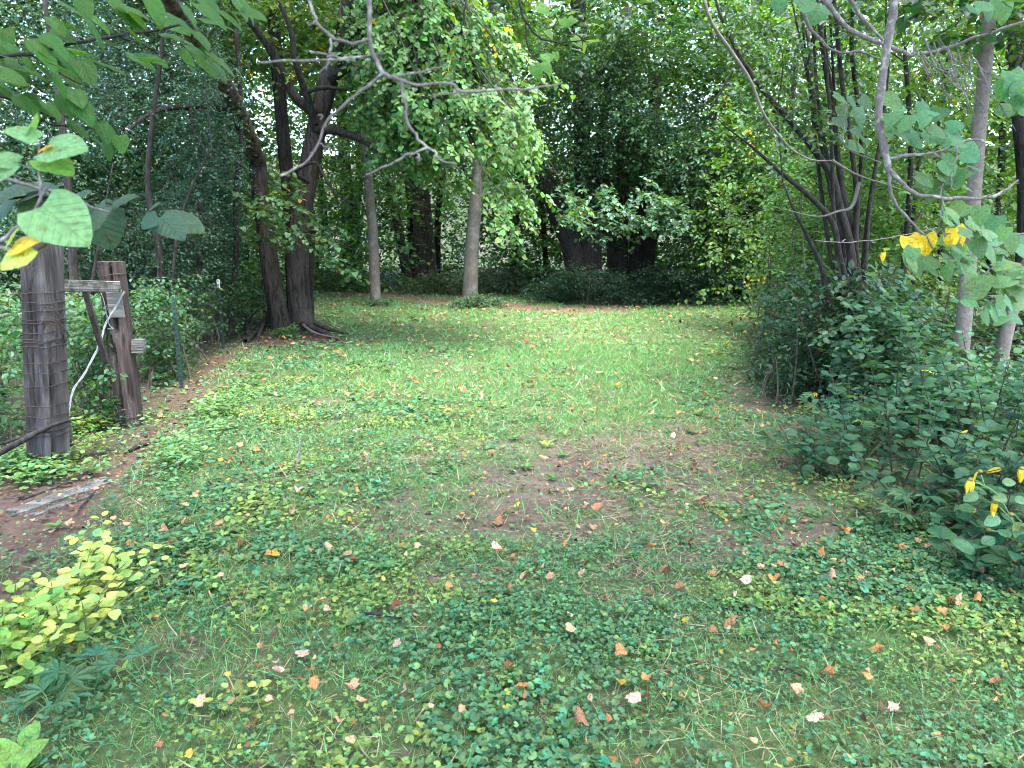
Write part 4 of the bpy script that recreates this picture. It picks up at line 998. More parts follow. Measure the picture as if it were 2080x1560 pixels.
for v in (558, 842):
    z = at(250, v, d2)[2]; mb = MB(); wire_ring(mb, b2, (t2 - b2) / t2[2], rp, 0, z, tilt=.1); mb.build('wire', M_WIRE, gp, True)
rail = thing('rail_board', 'weathered grey rail board spanning the two timber posts', 'board', tuple(at(180, 580, 5.6)))
a, b = at(124, 580, 5.25), at(243, 582, 5.98)
mb = MB(); box_part(mb, (a + b) / 2, (b - a) / 2, np.array([.02, -.022, 0]), np.array([0, 0, .042]), jit=.0015); mb.build('board', M_BOARD, rail)
mb = MB(); a, b = at(167, 572, 5.5), at(216, 738, 5.75)
box_part(mb, (a + b) / 2, np.array([.02, 0, .0]), np.array([0, .012, 0]), (b - a) / 2, jit=.001); o = mb.build('wooden_slat', M_WOODB); tag(o, 'thin brown wooden slat leaning from the rail board to the gate post', 'slat')
tw_ = thing('brace_wire', 'pale twisted wire brace slanting between the two timber posts', 'wire', tuple(at(140, 830, 5.2)))
for k in range(3):
    pts = []
    for i, (u, v, d) in enumerate([(253, 592, 6.0), (234, 626, 5.95), (216, 655, 5.85), (205, 690, 5.75), (190, 725, 5.65), (168, 765, 5.45), (150, 790, 5.3), (140, 830, 5.2), (134, 860, 5.12)]):
        p = at(u, v, d); pts.append(p + .006 * np.array([math.cos(i * 2.1 + k * 2.1), 0, math.sin(i * 2.1 + k * 2.1)]))
    mb = MB(); tube(mb, pts, [.004] * 9, sides=5, n=40); mb.build('strand', M_WIREG, tw_, True)
for uv in ([(219, 655), (212, 615), (205, 595)], [(218, 640), (222, 660), (230, 668), (218, 668)]):
    mb = MB(); ptube(mb, uv, 5.85, [1.0, 1.0], sides=4, n=12); mb.build('strand', M_WIREG, tw_, True)
mb = MB(); ptube(mb, [(135, 845), (141, 870), (147, 908)], 5.1, [4, 4], sides=5, n=8); tag(mb.build('stake', M_WOODB, None, True), 'short brown stake leaning at the foot of the square timber post', 'stake')

# steel fence posts and wire
tposts = []
for k, (u, vt, vb, d, lab) in enumerate([(369, 606, 790, None, 'green steel fence post standing in the leaf litter strip'), (454, 568, 709, None, 'green steel fence post with a white painted tip'), (506, 560, 662, None, 'dark steel fence post in front of the old two stemmed tree'), (537, 556, 640, None, 'steel fence post half hidden behind the old two stemmed tree')]):
    b = gnd(u, vb); d = b[1]; H = at(u, vt, d)[2]
    t = thing('fence_post', lab, 'fence post', (b[0], b[1], 0))
    mb = MB(); hw = .6 * .034
    prof = np.array([(-hw, -.003), (hw, -.003), (hw, .003), (.004, .003), (.004, .034), (-.004, .034), (-.004, .003), (-hw, .003)])
    tip = H - .11
    for z0, z1, nm, mt in ((-.1, tip, 'post_body', M_TGREEN), (tip, H, 'tip', M_TWHITE if k in (1, 3) else M_TGREEN)):
        mb = MB(); V = np.concatenate([np.concatenate([prof + b[:2], np.full((8, 1), z)], 1) for z in (z0, z1)])
        j = np.arange(8); mb.add(V, [np.stack([j, (j + 1) % 8, 8 + (j + 1) % 8, 8 + j], -1), np.array([[8, 9, 10, 15], [11, 12, 13, 14]])]); mb.build(nm, mt, t)
    for q in range(int(H / .055)):
        mb = MB() if q == 0 else mb
        box_part(mb, (b[0], b[1] - .006, .1 + q * .055), (.008, 0, 0), (0, .004, 0), (0, 0, .008), bev=.2)
    mb.build('stud_row', M_TGREEN, t, False, 'stuff')
    tposts.append((b, H))
fence = thing('wire_fence', 'rusty woven wire fence strung along the green steel posts', 'fence', (tposts[0][0][0], tposts[0][0][1], 0))
line = [np.array([b2[0], b2[1], 0])] + [np.array([b[0], b[1] + .01, 0]) for b, _ in tposts]
for z in (.12, .27, .42, .58, .74, .90):
    mb = MB(); P = []
    for a, b in zip(line[:-1], line[1:]):
        for f in np.linspace(0, 1, 5)[:-1]: P.append(a + (b - a) * f + UP * (z - .03 * math.sin(f * math.pi) + rng.normal(0, .006)))
    P.append(line[-1] + UP * z); tube(mb, P, [.0016] * len(P), sides=4, n=len(P) * 2); mb.build('wire', M_WIRE, fence, True)
mb = MB()
for a, b in zip(line[:-1], line[1:]):
    for f in np.arange(0, 1, .15 / np.linalg.norm(b - a)):
        p = a + (b - a) * f; tube(mb, [p + UP * .1, p + UP * .5, p + UP * .9], [.0012] * 3, sides=3, n=3)
mb.build('stay_wires', M_WIRE, fence, False, 'stuff')

# ------------------------------------------------------------------ dead wood on the ground
def stick(name, lab, pts, rad, mat=M_TWIG, cat='stick', side=()):
    o = thing(name, lab, cat, pts[0]); mb = MB(); tube(mb, pts, rad, sides=7, n=26, rough=.15); mb.build('stem', mat, o, True)
    for s, r in side:
        mb = MB(); tube(mb, s, r, sides=6, n=14, rough=.15); mb.build('fork', mat, o, True)
    return o
stick('fallen_branch', 'grey fallen branch propped against the square timber post', [at(-40, 940, 4.55), at(30, 903, 4.65), at(80, 876, 4.75), at(125, 858, 4.83), at(170, 850, 4.9)], [.026, .022, .018, .012, .004], M_BARKD, 'branch',
      [([at(-40, 915, 4.7), at(20, 896, 4.72), at(70, 878, 4.76), at(90, 870, 4.77)], [.012, .011, .01, .008]), ([at(60, 978, 4.6), at(90, 950, 4.7), at(120, 925, 4.8), at(130, 915, 4.83)], [.008, .008, .006, .003])])
stick('dead_stick', 'thin forked grey stick standing in the lawn near the fence strip', [gnd(592, 976) + UP * .01, at(600, 955, 4.72), at(606, 930, 4.75), at(609, 900, 4.78), at(607, 888, 4.8)], [.009, .009, .007, .006, .004])
stick('dead_stick', 'short grey twig lying on the ivy lawn', [gnd(740, 1268) + UP * .05, gnd(775, 1270) + UP * .05, gnd(818, 1276) + UP * .045], [.006, .007, .005], M_BARKD)
stick('dead_stick', 'pale thin root-like stick trailing from the old tree onto the lawn', [gnd(590, 648) + UP * .3, gnd(612, 668) + UP * .12, gnd(640, 682) + UP * .05, gnd(685, 690) + UP * .03], [.03, .025, .018, .01], M_TWIG)
stick('dead_stick', 'bent dead sapling stub beside the foot of the old tree', [gnd(508, 690), at(500, 655, 12.2), at(493, 625, 12.2), at(483, 600, 12.2)], [.05, .035, .02, .01], M_BARKD, side=[([at(503, 665, 12.2), at(510, 645, 12.1), at(522, 630, 12)], [.03, .02, .01]), ([gnd(500, 695), at(520, 672, 12.1), at(527, 650, 12.1)], [.05, .04, .02])])
stick('dead_stick', 'thin brown twig on the dark mulch beside the rotten plank', [gnd(160, 1050) + UP * .04, gnd(185, 1020) + UP * .04, gnd(205, 1005) + UP * .05], [.006, .007, .005], M_BARKD)
stick('dead_stick', 'small dark twig lying across the straw patch on the right lawn', [gnd(1560, 1385) + UP * .04, gnd(1590, 1378) + UP * .04, gnd(1625, 1392) + UP * .04], [.006, .007, .004], M_BARKD)
stick('dead_stick', 'short bark coloured stick at the edge of the fence strip', [gnd(262, 925) + UP * .03, gnd(285, 915) + UP * .04, gnd(305, 908) + UP * .03], [.014, .016, .01], M_BARKD)
for lab, uv0, uv1, w, h, mt in (('long rotten grey plank lying on the mulch by the fence', (28, 1052), (210, 990), .055, .022, M_BOARD), ('narrow broken rotten board lying in front of the long plank', (68, 1058), (196, 1012), .02, .014, M_BOARD), ('dark rotten plank half buried behind the long grey plank', (45, 1022), (180, 972), .03, .015, M_WOODB)):
    a, b = gnd(*uv0), gnd(*uv1); dv = (b - a) / 2; sd = unit(np.cross(dv, UP)) * w
    o = thing('rotten_plank', lab, 'plank', tuple((a + b) / 2))
    mb = MB()
    n = 40; t = np.linspace(-1, 1, n); y = np.linspace(-1, 1, 13)
    ends = (fbm(np.stack([y * 4, y * 0], -1), 1.5, 7) - .5) * .25
    gr = fbm(np.stack(np.broadcast_arrays(t[:, None] * 2.0, y[None] * 7), -1), 1, 17); gr2 = fbm(np.stack(np.broadcast_arrays(t[:, None] * 5, y[None] * 3), -1), 1, 27)
    Vt = []
    for i_ in range(n):
        for j_ in range(13):
            e = 1 + ends[j_]
            p = (a + b) / 2 + dv * t[i_] * e + sd * y[j_] * (.85 + .3 * gr2[i_, 6]) + UP * (.03 + h * (1.1 - .5 * y[j_] ** 2) * (gr[i_, j_] * 1.6) )
            Vt.append(p)
    Vt = np.array(Vt); Vb = Vt.copy(); Vb[:, 2] = .0
    k = (np.arange(n - 1)[:, None] * 13 + np.arange(12)[None]).ravel(); f = np.stack([k, k + 13, k + 14, k + 1], -1)
    r = np.concatenate([np.arange(13), np.arange(1, n) * 13 + 12, (n - 1) * 13 + np.arange(11, -1, -1), np.arange(n - 2, 0, -1) * 13]); r2 = np.roll(r, -1)
    mb.add(np.concatenate([Vt, Vb]), [f, np.stack([r, r2, r2 + n * 13, r + n * 13], -1)]); mb.build('plank_body', mt, o)

# ------------------------------------------------------------------ single leaves as objects
from mathutils import Matrix
def leaf_mesh(name, w, lobe=0.0, serr=.02, fold=.12, curl=-.15, rows=9, wave=.02, mat=None, cup=0.0, roll=0.0, seed=0, tip=1.0, ragged=0.0):
    """leaf blade grid, unit length, base at the origin, tip along +y; w is a half-width function"""
    r = np.random.default_rng(seed); cs = np.array([-1, -.55, 0, .55, 1.0]); V = []
    for i in range(rows + 1):
        t = i / rows; hw = w(t)
        for c in cs:
            x = c * hw
            if abs(c) == 1: x += math.copysign(serr * (1 if i % 2 else -.4) * (0 < i < rows), c)
            y = t * tip - lobe * (abs(c) ** 1.5) * (1 - t) ** 4
            z = fold * abs(x) + curl * t * t + cup * x * x * 2 + wave * r.normal() * (abs(c) > .1)
            if ragged and abs(c) > .5: x *= 1 + ragged * r.normal(); y += ragged * .35 * r.normal()
            if roll: z += roll * math.sin(t * 3.0 + c) * .3 + roll * .35 * c * (t - .5)
            V.append((x, y, z))
    V = np.array(V); m = 5
    k = (np.arange(rows)[:, None] * m + np.arange(m - 1)[None]).ravel()
    me = mk_mesh(name, V, [np.stack([k, k + 1, k + m + 1, k + m], -1)], None, True)
    me.materials.append(mat or M_OLEAF)
    return me
heart_w = lambda t: (.50 * max(0, 1 - ((t - .3) / .7) ** 1.6) ** .85 if t > .3 else .50 * (1 - ((.3 - t) / .42) ** 2.2) ** .6) + .002
dry_w = lambda t: .46 * max(0, 1 - ((t - .4) / .6 if t > .4 else (.4 - t) / .45) ** 2.4) ** .6 + .01
oval_w = lambda t: .34 * math.sin(math.pi * min(1, max(0, t)) ** .8) ** .8 + .003
round_w = lambda t: .44 * max(0, math.sin(math.pi * min(1, t * .97 + .02))) ** .6 + .003
lance_w = lambda t: .15 * max(0, math.sin(math.pi * min(1, t * .98 + .01))) ** .8 + .003
HEART = [leaf_mesh('heart_leaf', heart_w, .12, .02, .10, -.12 - .08 * k, 10, .012, seed=k, cup=-.1 * k) for k in range(4)]
OVAL = [leaf_mesh('oval_leaf', oval_w, 0, .018, .22, -.14, 9, .012, seed=k + 10) for k in range(3)]
ROUND = [leaf_mesh('round_leaf', round_w, 0, .006, .16, -.10, 8, .01, seed=k + 20) for k in range(3)]
LANCE = [leaf_mesh('lance_leaf', lance_w, 0, .006, .3, -.25, 8, .008, seed=k + 30) for k in range(2)]
DRY = [leaf_mesh('dry_leaf', dry_w if k % 2 else heart_w, .10, .04, .45 * (k % 3), -.3 + .16 * k, 9, .05, M_DRY, cup=.7 - .35 * k, roll=.32 * (k - 3), seed=k + 40, ragged=.16) for k in range(8)]

def put_leaf(parent, me, P, Y, N, S, c, name='leaf'):
    Y = unit(np.asarray(Y, float)); X = unit(np.cross(Y, N)); N = np.cross(X, Y)
    o = bpy.data.objects.new(name, me); COL.objects.link(o)
    P = np.asarray(P, float)
    if parent is not None:
        o.parent = parent; P = P - np.array(parent.location)
    o.matrix_basis = Matrix([[X[0] * S, Y[0] * S, N[0] * S, P[0]], [X[1] * S, Y[1] * S, N[1] * S, P[1]], [X[2] * S, Y[2] * S, N[2] * S, P[2]], [0, 0, 0, 1]])
    o.color = (*[float(q) for q in c], 1)
    return o

# ---- fallen leaves on the lawn
KIND = [('tan', (.46, .29, .17)), ('orange', (.44, .215, .08)), ('yellow', (.50, .34, .055)), ('reddish brown', (.18, .07, .042)), ('rusty brown', (.32, .165, .085)), ('pale pinkish', (.53, .36, .26))]
P = np.concatenate([field(950, 1.9, 4.4, .72), field(560, 4.4, 8.2, .70)]); P = P[rng.permutation(len(P))]; z = zones(P); u, v, _ = proj(lift(P, .03))
ok = (u > 5) & (u < 2075) & (v < 1555) & (z['left'] < .3) & (z['right'] < .4)
P, so = P[ok], z['soil'][ok]
w = np.where(P[:, 1] < 4.4, .42, .62) + .35 * so
w *= 1.7 * np.clip(fbm(P, 1.5, 151) * 3.4 - .75, .12, 1.6); w[(P[:, 0] < -1.2) & (P[:, 1] < 4.4)] *= .6
keep = rng.random(len(P)) < w; P, so = P[keep][:300], so[keep][:300]
for p, s in zip(P, so):
    ci = rng.choice(6, p=[.34, .22, .05, .06, .18, .15]); k = rng.integers(0, 8)
    c = np.array(KIND[ci][1]) * rng.uniform(.75, 1.15)
    curled = k in (0, 1, 6, 7)
    yd = np.array([rng.normal(), rng.normal(), rng.normal(0, .2)])
    S = rng.uniform(.018, .037) if rng.random() < .62 else rng.uniform(.037, .05)
    o = put_leaf(None, DRY[k], np.append(p, gz(p[None])[0] + (.056 if s < .5 else .018)), yd, UP + rng.normal(0, .28, 3) + np.array([0, -.3, 0]), S, c, 'fallen_leaf')
    fd, ed = seg_dist(p[None], FENCE)[0][0], seg_dist(p[None], EDGE)[0][0]
    sd = seg_dist(p[None], np.concatenate([SOIL, SOIL[:1]]))[0][0]; yp = np.linalg.norm(p - gnd(160, 1280)[:2])
    where = 'on the bare soil patch' if s >= .5 else 'beside the yellow green plants' if yp < .75 else 'near the fence strip' if fd < .8 else 'near the shrub bank' if ed < .6 else 'at the edge of the bare soil' if sd < .35 else 'on the sunny lawn beyond the bare soil' if p[1] > 6.2 else 'among the ground ivy'
    lab = f"{'large' if S > .037 else 'small'} {KIND[ci][0]} {'curled' if curled else 'flattened'} dry leaf fallen {where}"
    tag(o, lab, 'fallen leaf', lab.replace('dry leaf', 'dry leaves'))

# ---- leafy plants with single leaves
def plant(name, lab, base, n, h, lean, size, meshes, col, cat='plant', step=.055, spread=.25, mat=None, stemc=(.10, .13, .05), pair=True, yellow=0, cap=150, up=.25, hv=.16):
    o = thing(name, lab, cat, (base[0], base[1], 0)); sm = MB(); left = cap
    for s in range(n):
        b = np.array([base[0] + rng.normal(0, spread * .5), base[1] + rng.normal(0, spread * .5), -.02]); b[2] = gz(b[None])[0] - .02
        H = h * rng.uniform(.6, 1.1); tip = b + np.array([rng.normal(0, spread) + lean[0] * H, rng.normal(0, spread) + lean[1] * H, H])
        mid = (b + tip) / 2 + np.array([0, 0, .08 * H]) - np.array([lean[0], lean[1], 0]) * .15 * H
        left = cap // n + 1
        Pp, _ = tube(sm, [b, mid, tip], [.006, .004, .0018], sides=5, n=12, tint=stemc)
        L = max(3, int(H / step)); tt = np.linspace(1, .15, L); az = rng.uniform(0, 6.28)
        for k, t in enumerate(tt):
            q = Pp[min(11, int(t * 11))]; az += 1.57 if pair else 2.4
            for e in ((0, math.pi) if pair else (0,)):
                if left <= 0: break
                a = az + e + rng.normal(0, .25); yd = np.array([math.cos(a), math.sin(a), up + rng.normal(0, .2)])
                nn = UP * 1.0 + np.array([0, -.25, 0]) + rng.normal(0, .22, 3)
                c = tints(1, col, hv, hv * .5)[0] if rng.random() > yellow else np.array((.6, .42, .05))
                S = size * rng.uniform(.65, 1.15) * (1.1 - .35 * t)
                put_leaf(o, meshes[rng.integers(len(meshes))], q + unit(yd) * .012, yd, nn, S, c); left -= 1
    sm.build('stem_cluster', M_TWIGD, o, False, 'stuff')
    return o

YG = (.36, .47, .12)
for lab, uv, n, h, cap in (('yellow green leafy plant at the foot of the mulch beside the ivy', (110, 1330), 20, .22, 150), ('yellow green leafy plant spreading behind its brighter neighbour', (160, 1250), 18, .22, 140), ('yellow green leafy shoots reaching toward the rotten planks', (220, 1170), 10, .19, 80), ('green and yellow leafy clump in front of the mulch edge', (30, 1375), 14, .19, 100), ('yellow green leafy plant filling the corner behind the green clump', (50, 1300), 16, .21, 120)):
    plant('leafy_plant', lab, gnd(*uv), n, h, (.1, -.15), .070, OVAL, YG if 'clump' not in lab else (.20, .33, .065), step=.04, spread=.125, cap=cap, hv=.24)
for lab, uv in (('dark palmate leaved plant below the yellow green clump', (110, 1455)), ('dark palmate leaved plant half hidden by the yellow green clump', (200, 1400)), ('small palmate leaved plant alone in the ivy lawn', (300, 1400))):
    o = thing('palmate_plant', lab, 'plant', tuple(gnd(*uv))); b = gnd(*uv); sm = MB()
    for k in range(7 if 'small' not in lab else 3):
        a = rng.uniform(0, 6.28); r = rng.uniform(.02, .14); q = b + np.array([math.cos(a) * r, math.sin(a) * r, rng.uniform(.06, .12)])
        tube(sm, [b - UP * .02, (b + q) / 2 + UP * .02, q], [.002, .002, .0015], sides=4, n=6, tint=(.08, .14, .05))
        pm = bpy.data.meshes.get('palmate_leaf')
        if pm is None:
            pm = mk_mesh('palmate_leaf', T_PALM.v - np.array([0, .1, 0]), T_PALM.f); pm.materials.append(M_OLEAF)
        put_leaf(o, pm, q, (math.cos(a), math.sin(a), .1), UP + rng.normal(0, .15, 3) + np.array([0, -.2, 0]), rng.uniform(.075, .10), tints(1, (.05, .13, .06), .1)[0])
    sm.build('stem_cluster', M_TWIGD, o, False, 'stuff')
plant('leafy_plant', 'dark green seedling beside the rotten planks', gnd(235, 1060), 6, .16, (0, 0), .055, OVAL, (.045, .12, .06), spread=.08, cap=40, step=.04)
plant('leafy_plant', 'pale variegated seedling standing alone in the ivy lawn', gnd(495, 1425), 3, .07, (0, 0), .05, OVAL, (.36, .42, .12), spread=.06, cap=14, step=.03)
plant('weed_rosette', 'upright broad leaved weed rosette beside the palmate plants', gnd(45, 1555), 5, .06, (0, 0), .11, OVAL, (.13, .28, .06), spread=.05, cap=12, step=.03, up=.9, pair=False)
RL = (.03, .10, .048)
bank = [
    ('low round leaved shrub at the soil patch edge of the thicket', (1700, 975), 7, .42, .055, ROUND, RL, 110),
    ('round leaved shrub below the many stemmed tree', (1790, 985), 8, .75, .058, ROUND, RL, 140),
    ('round leaved shrub in front of the taller pale barked tree', (1880, 1040), 10, .50, .062, ROUND, RL, 150),
    ('round leaved shrub with arching shoots left of the taller pale barked tree', (1840, 930), 6, 1.15, .060, ROUND, (.038, .12, .05), 120),
    ('oval leaved shrub behind the yellow coneflowers', (1985, 1075), 10, .50, .068, OVAL, (.038, .122, .055), 150),
    ('round leaved shrub climbing beside the taller pale barked tree', (1995, 960), 6, 1.0, .060, ROUND, (.04, .125, .052), 120),
    ('oval leaved shrub between the two pale barked trees', (2070, 1000), 7, .95, .072, OVAL, (.05, .14, .05), 120),
    ('low oval leaved bush under the yellow coneflowers', (1960, 1150), 8, .36, .070, OVAL, (.034, .11, .05), 110),
    ('low broad leaved bush at the lawn edge below the coneflowers', (2060, 1215), 8, .34, .085, OVAL, (.03, .105, .05), 110),
]
for lab, uv, n, h, s, ms, c, cap in bank:
    plant('leafy_shrub', lab, gnd(*uv), n, h, (-.05, -.12), s * 1.4, ms, c, 'shrub', spread=.24, cap=int(cap * 1.5), yellow=.003, stemc=(.05, .042, .032), step=.05)
for lab, uv, h in (('divided leaved herb at the lawn edge below the many stemmed tree', (1640, 950), .34), ('divided leaved herb beside the soil patch under the thicket', (1750, 940), .5), ('divided leaved herb in front of the round leaved shrubs', (1850, 1075), .26)):
    b = gnd(*uv); o = thing('divided_leaf_herb', lab, 'plant', tuple(b)); sm = MB()
    for k in range(34):
        a = rng.uniform(0, 6.28); r = rng.uniform(.05, .42); q = b + np.array([math.cos(a) * r, math.sin(a) * r * .7, h * rng.uniform(.35, 1.0)])
        tube(sm, [b, (b + q) / 2 + UP * .04, q], [.003, .002, .0015], sides=4, n=6, tint=(.07, .11, .05))
        put_leaf(o, bpy.data.meshes['palmate_leaf'], q, (math.cos(a), math.sin(a), .0), UP + rng.normal(0, .2, 3) + np.array([0, -.3, 0]), rng.uniform(.08, .13), tints(1, (.045, .115, .05), .12)[0])
    sm.build('stem_cluster', M_TWIGD, o, False, 'stuff')
# fine filler under the bank so no bare gaps show between the shrubs
shrub('thicket_shrub', 'dense small leaves filling between the round leaved shrubs', [(1640, 860), (1800, 760), (2120, 720), (2150, 1190), (2020, 1190), (1850, 1050), (1680, 960)], 5.2, 7.4, 620, .05, RL, tpl=T_ROUND, clump=.35, L=.28, nl=8, leaf=M_GLOSS, cs=1.6)

shrub('thicket_shrub', 'dense bush continuing the shrub bank beyond the coneflowers', [(2090, 760), (2700, 760), (2900, 1500), (2400, 1420), (2120, 1230)], 2.9, 6.4, 520, .06, RL, tpl=T_ROUND, clump=.35, L=.28, nl=8, leaf=M_GLOSS, cs=1.6, side=-1)
# ---- yellow flowers
M_PETAL = leaf_mat('yellow_petal', attr=False, rough=.5, trans=.3, gain=(1.1, 1.0, .4))
PET = leaf_mesh('petal', lambda t: .14 * math.sin(math.pi * min(1, t * .9 + .08)) ** .6 + .003, 0, 0, .3, -.5, 6, .01, M_PETAL, seed=77)
M_CONE = plain_mat('flower_cone', (.20, .17, .03), .8, 0, .5, 160, .8)
def cone_mesh():
    mb = MB(); tube(mb, [(0, 0, -.5), (0, 0, 0), (0, 0, .5), (0, 0, .9)], [.6, .95, .8, .25], sides=10, n=9, rough=.2)
    me = mk_mesh('cone', np.concatenate(mb.V), [np.concatenate(l) for l in mb.F.values()], None, True); me.materials.append(M_CONE); return me
CONE = cone_mesh()
def flower(o, P, r, npet, plen, droop, facing=(0, -.3, 1), yc=(.75, .50, .02)):
    f = unit(np.array(facing, float)); x = unit(np.cross(f, (.3, .9, .1))); y = np.cross(f, x); P = np.array(P)
    h = put_leaf(o, CONE, P, y, f, r, (1, 1, 1), 'flower_head')
    if True:
        X = unit(np.cross(unit(y), f)); h.matrix_basis = Matrix([[X[0] * r, y[0] * r, f[0] * r, P[0] - o.location[0]], [X[1] * r, y[1] * r, f[1] * r, P[1] - o.location[1]], [X[2] * r, y[2] * r, f[2] * r, P[2] - o.location[2]], [0, 0, 0, 1]])
    for k in range(npet):
        a = k * 2 * math.pi / npet + rng.normal(0, .2); dr = x * math.cos(a) + y * math.sin(a)
        c_ = put_leaf(o, PET, P + dr * r * .6, dr * (1 - droop) - UP * droop * 1.3 + rng.normal(0, .1, 3), f + dr * droop, plen * rng.uniform(.8, 1.15), np.array(yc) * rng.uniform(.85, 1.1), 'petal'); c_.parent = h; c_.matrix_parent_inverse = h.matrix_basis.inverted()
cf = thing('coneflower', 'tall yellow coneflower with drooping petals leaning from the right bank', 'flower', tuple(gnd(2110, 1260)))
dC = 3.15; sm = MB(); root = gnd(2110, 1260)
for uv, fl in (([(2110, 1150), (2085, 1100), (2050, 1050), (2020, 1022)], (2021, 1020, 8, .062, .75, .014)), ([(2070, 1085), (2030, 1010), (1995, 985), (1968, 978)], (1972, 975, 6, .05, .5, .012)), ([(2000, 988), (1993, 965)], (1991, 958, 1, .05, .5, .011)), ([(2075, 1060), (2060, 1045), (2052, 1043)], (2054, 1045, 0, 0, 0, .012)), ([(2090, 1060), (2040, 1078), (2012, 1078)], (2008, 1076, 0, 0, 0, .012)), ([(2090, 1040), (2085, 980), (2076, 955)], (2076, 952, 7, .055, .6, .012))):
    pts = [at(a, b, dC) for a, b in uv]
    if uv[0][1] > 1100: pts = [root] + pts
    tube(sm, pts, [.0026] * len(pts), sides=5, n=16, tint=(.13, .20, .07))
    q = fl; flower(cf, at(q[0], q[1], dC), q[5], q[2], q[3], q[4])
sm.build('stem_cluster', M_TWIGD, cf, False, 'stuff')
for u_, v_, a, s in ((2045, 1010, 2.8, .07), (1985, 1000, 3.6, .075), (2035, 980, .5, .06), (2060, 1060, -1.2, .12), (2030, 1050, 3.5, .08), (2075, 1075, -1.0, .09), (2060, 1015, .3, .06)):
    put_leaf(cf, OVAL[0], at(u_, v_, dC), (math.cos(a), -.2, math.sin(a) * .6 - .2), (0, -.8, .7), s, tints(1, (.09, .19, .09), .1)[0])
def tall_flower(lab, base_uv, heads, d):
    b = gnd(*base_uv); b = np.array([b[0], d, 0]) if d else b
    o = thing('yellow_wildflower', lab, 'flower', tuple(b)); sm = MB(); c = at(np.mean([h[0] for h in heads]), max(h[1] for h in heads) + 45, d)
    tube(sm, [b, (b + c) / 2, c], [.006, .005, .004], sides=5, n=8, tint=(.16, .2, .1))
    for u_, v_ in heads:
        q = at(u_, v_, d + rng.normal(0, .05)); tube(sm, [c, (c + q) / 2 - UP * .01, q], [.003, .0022, .0018], sides=4, n=6, tint=(.16, .2, .1))
        flower(o, q, .008, 7, .030, .35, (rng.normal(0, .3), -.6, .8), (.80, .56, .02))
    sm.build('stem_cluster', M_TWIGD, o, False, 'stuff')
    for k in range(7):
        t = rng.uniform(.1, .9); q = b * (1 - t) + c * t; a = rng.uniform(0, 6.28)
        put_leaf(o, LANCE[k % 2], q, (math.cos(a), math.sin(a), .2), UP + rng.normal(0, .2, 3), .12, tints(1, (.08, .16, .06), .1)[0])
tall_flower('tall yellow wildflower heads standing above the lawn edge', (1575, 720), [(1514, 572), (1520, 560), (1528, 568), (1524, 584), (1541, 567), (1553, 563), (1550, 572), (1518, 578)], 9.6)
tall_flower('low yellow wildflowers at the lawn edge below the tall ones', (1560, 740), [(1538, 655), (1546, 650), (1562, 668), (1570, 672), (1515, 672), (1556, 676)], 9.0)
tall_flower('single yellow wildflower in front of the many stemmed tree', (1670, 905), [(1656, 798)], 6.2)
tall_flower('single yellow wildflower beside the round leaved shrubs', (1790, 905), [(1786, 806)], 6.0)
tall_flower('small yellow wildflower at the sunlit edge of the lawn', (1485, 760), [(1478, 692), (1484, 700)], 8.9)

# ------------------------------------------------------------------ near branches hanging into the picture
def hang_leaf(o, u_, v_, d, wpx, roll, pitch, col, meshes=HEART, face=.92):
    """leaf centred on a pixel; roll = direction of its tip in the picture plane, pitch = how much the blade faces the camera"""
    P = at(u_, v_, d); S = pr(wpx, d)
    yd = np.array([math.cos(roll), rng.normal(0, .25) - .2, math.sin(roll)])
    nn = unit(np.array([rng.normal(0, .2), -pitch, 1 - pitch * .6]))
    l = put_leaf(o, meshes[rng.integers(len(meshes))], P - unit(yd) * S * .45, yd, nn, S, col)
    l.scale = (S * face, S, S)

# right: linden whose trunk stands just outside the picture
rt = thing('overhanging_tree', 'linden with grey bare branches and heart shaped leaves hanging in from the right', 'tree', (3.9, 1.7, 0))
mb = MB(); trR, _ = tube(mb, [(3.9, 1.7, -.1), (3.85, 1.75, 1.5), (3.7, 1.8, 3.2), (3.3, 2.0, 4.6), (3.0, 2.2, 6.5)], [.17, .13, .11, .08, .03], sides=14, n=30, rough=.1); mb.build('trunk', M_BARKG, rt, True)
def hb(uv, d, r, o, extra=None, name='branch', mat=M_TWIG, sides=8, thin=.72):
    """near branch traced through pixels: slight kinks at the nodes, short spur twigs along it"""
    dd = np.linspace(d[0], d[1], len(uv)) if np.ndim(d) else np.full(len(uv), d)
    Q = spline(np.concatenate([np.array(uv, float), dd[:, None]], 1), len(uv) * 3)
    m = len(Q); Q[1:-1, :2] += rng.normal(0, 1.1, (m - 2, 2))
    rp = np.interp(np.linspace(0, 1, m), np.linspace(0, 1, len(r)), r) * thin * rng.uniform(.86, 1.14, m)
    pts = [at(a, b, q) for a, b, q in Q]; rad = list(rp * Q[:, 2] / F)
    if extra is not None: pts = [np.array(e, float) for e in extra] + pts; rad = [rad[0] * 1.5] * len(extra) + rad
    mb = MB(); tube(mb, pts, rad, sides=sides, n=len(pts) * 3, rough=.2, freq=len(pts) * 3.0)
    for i in range(2, m - 1):
        if rng.random() < .33:
            p = at(*Q[i]); t = unit(at(*Q[i + 1]) - p); s = unit(np.cross(t, rng.normal(0, 1, 3))); l = pr(rng.uniform(4, 11), Q[i, 2])
            tube(mb, [p, p + (s * .8 + t * .5) * l * .6, p + (s * .7 + t * .8) * l], [rad[0] * 0 + pr(1.5, Q[i, 2]), pr(1.2, Q[i, 2]), pr(.7, Q[i, 2])], sides=4, n=5)
    mb.build(name, mat, o, True)
dR = 2.6
hb([(1832, -80), (1818, 0), (1808, 60), (1796, 140), (1786, 210), (1788, 260), (1800, 320), (1806, 350)], dR, [12, 11, 10, 8.5], rt, extra=[(3.5, 1.9, 3.9), (2.2, 2.4, 3.3)])
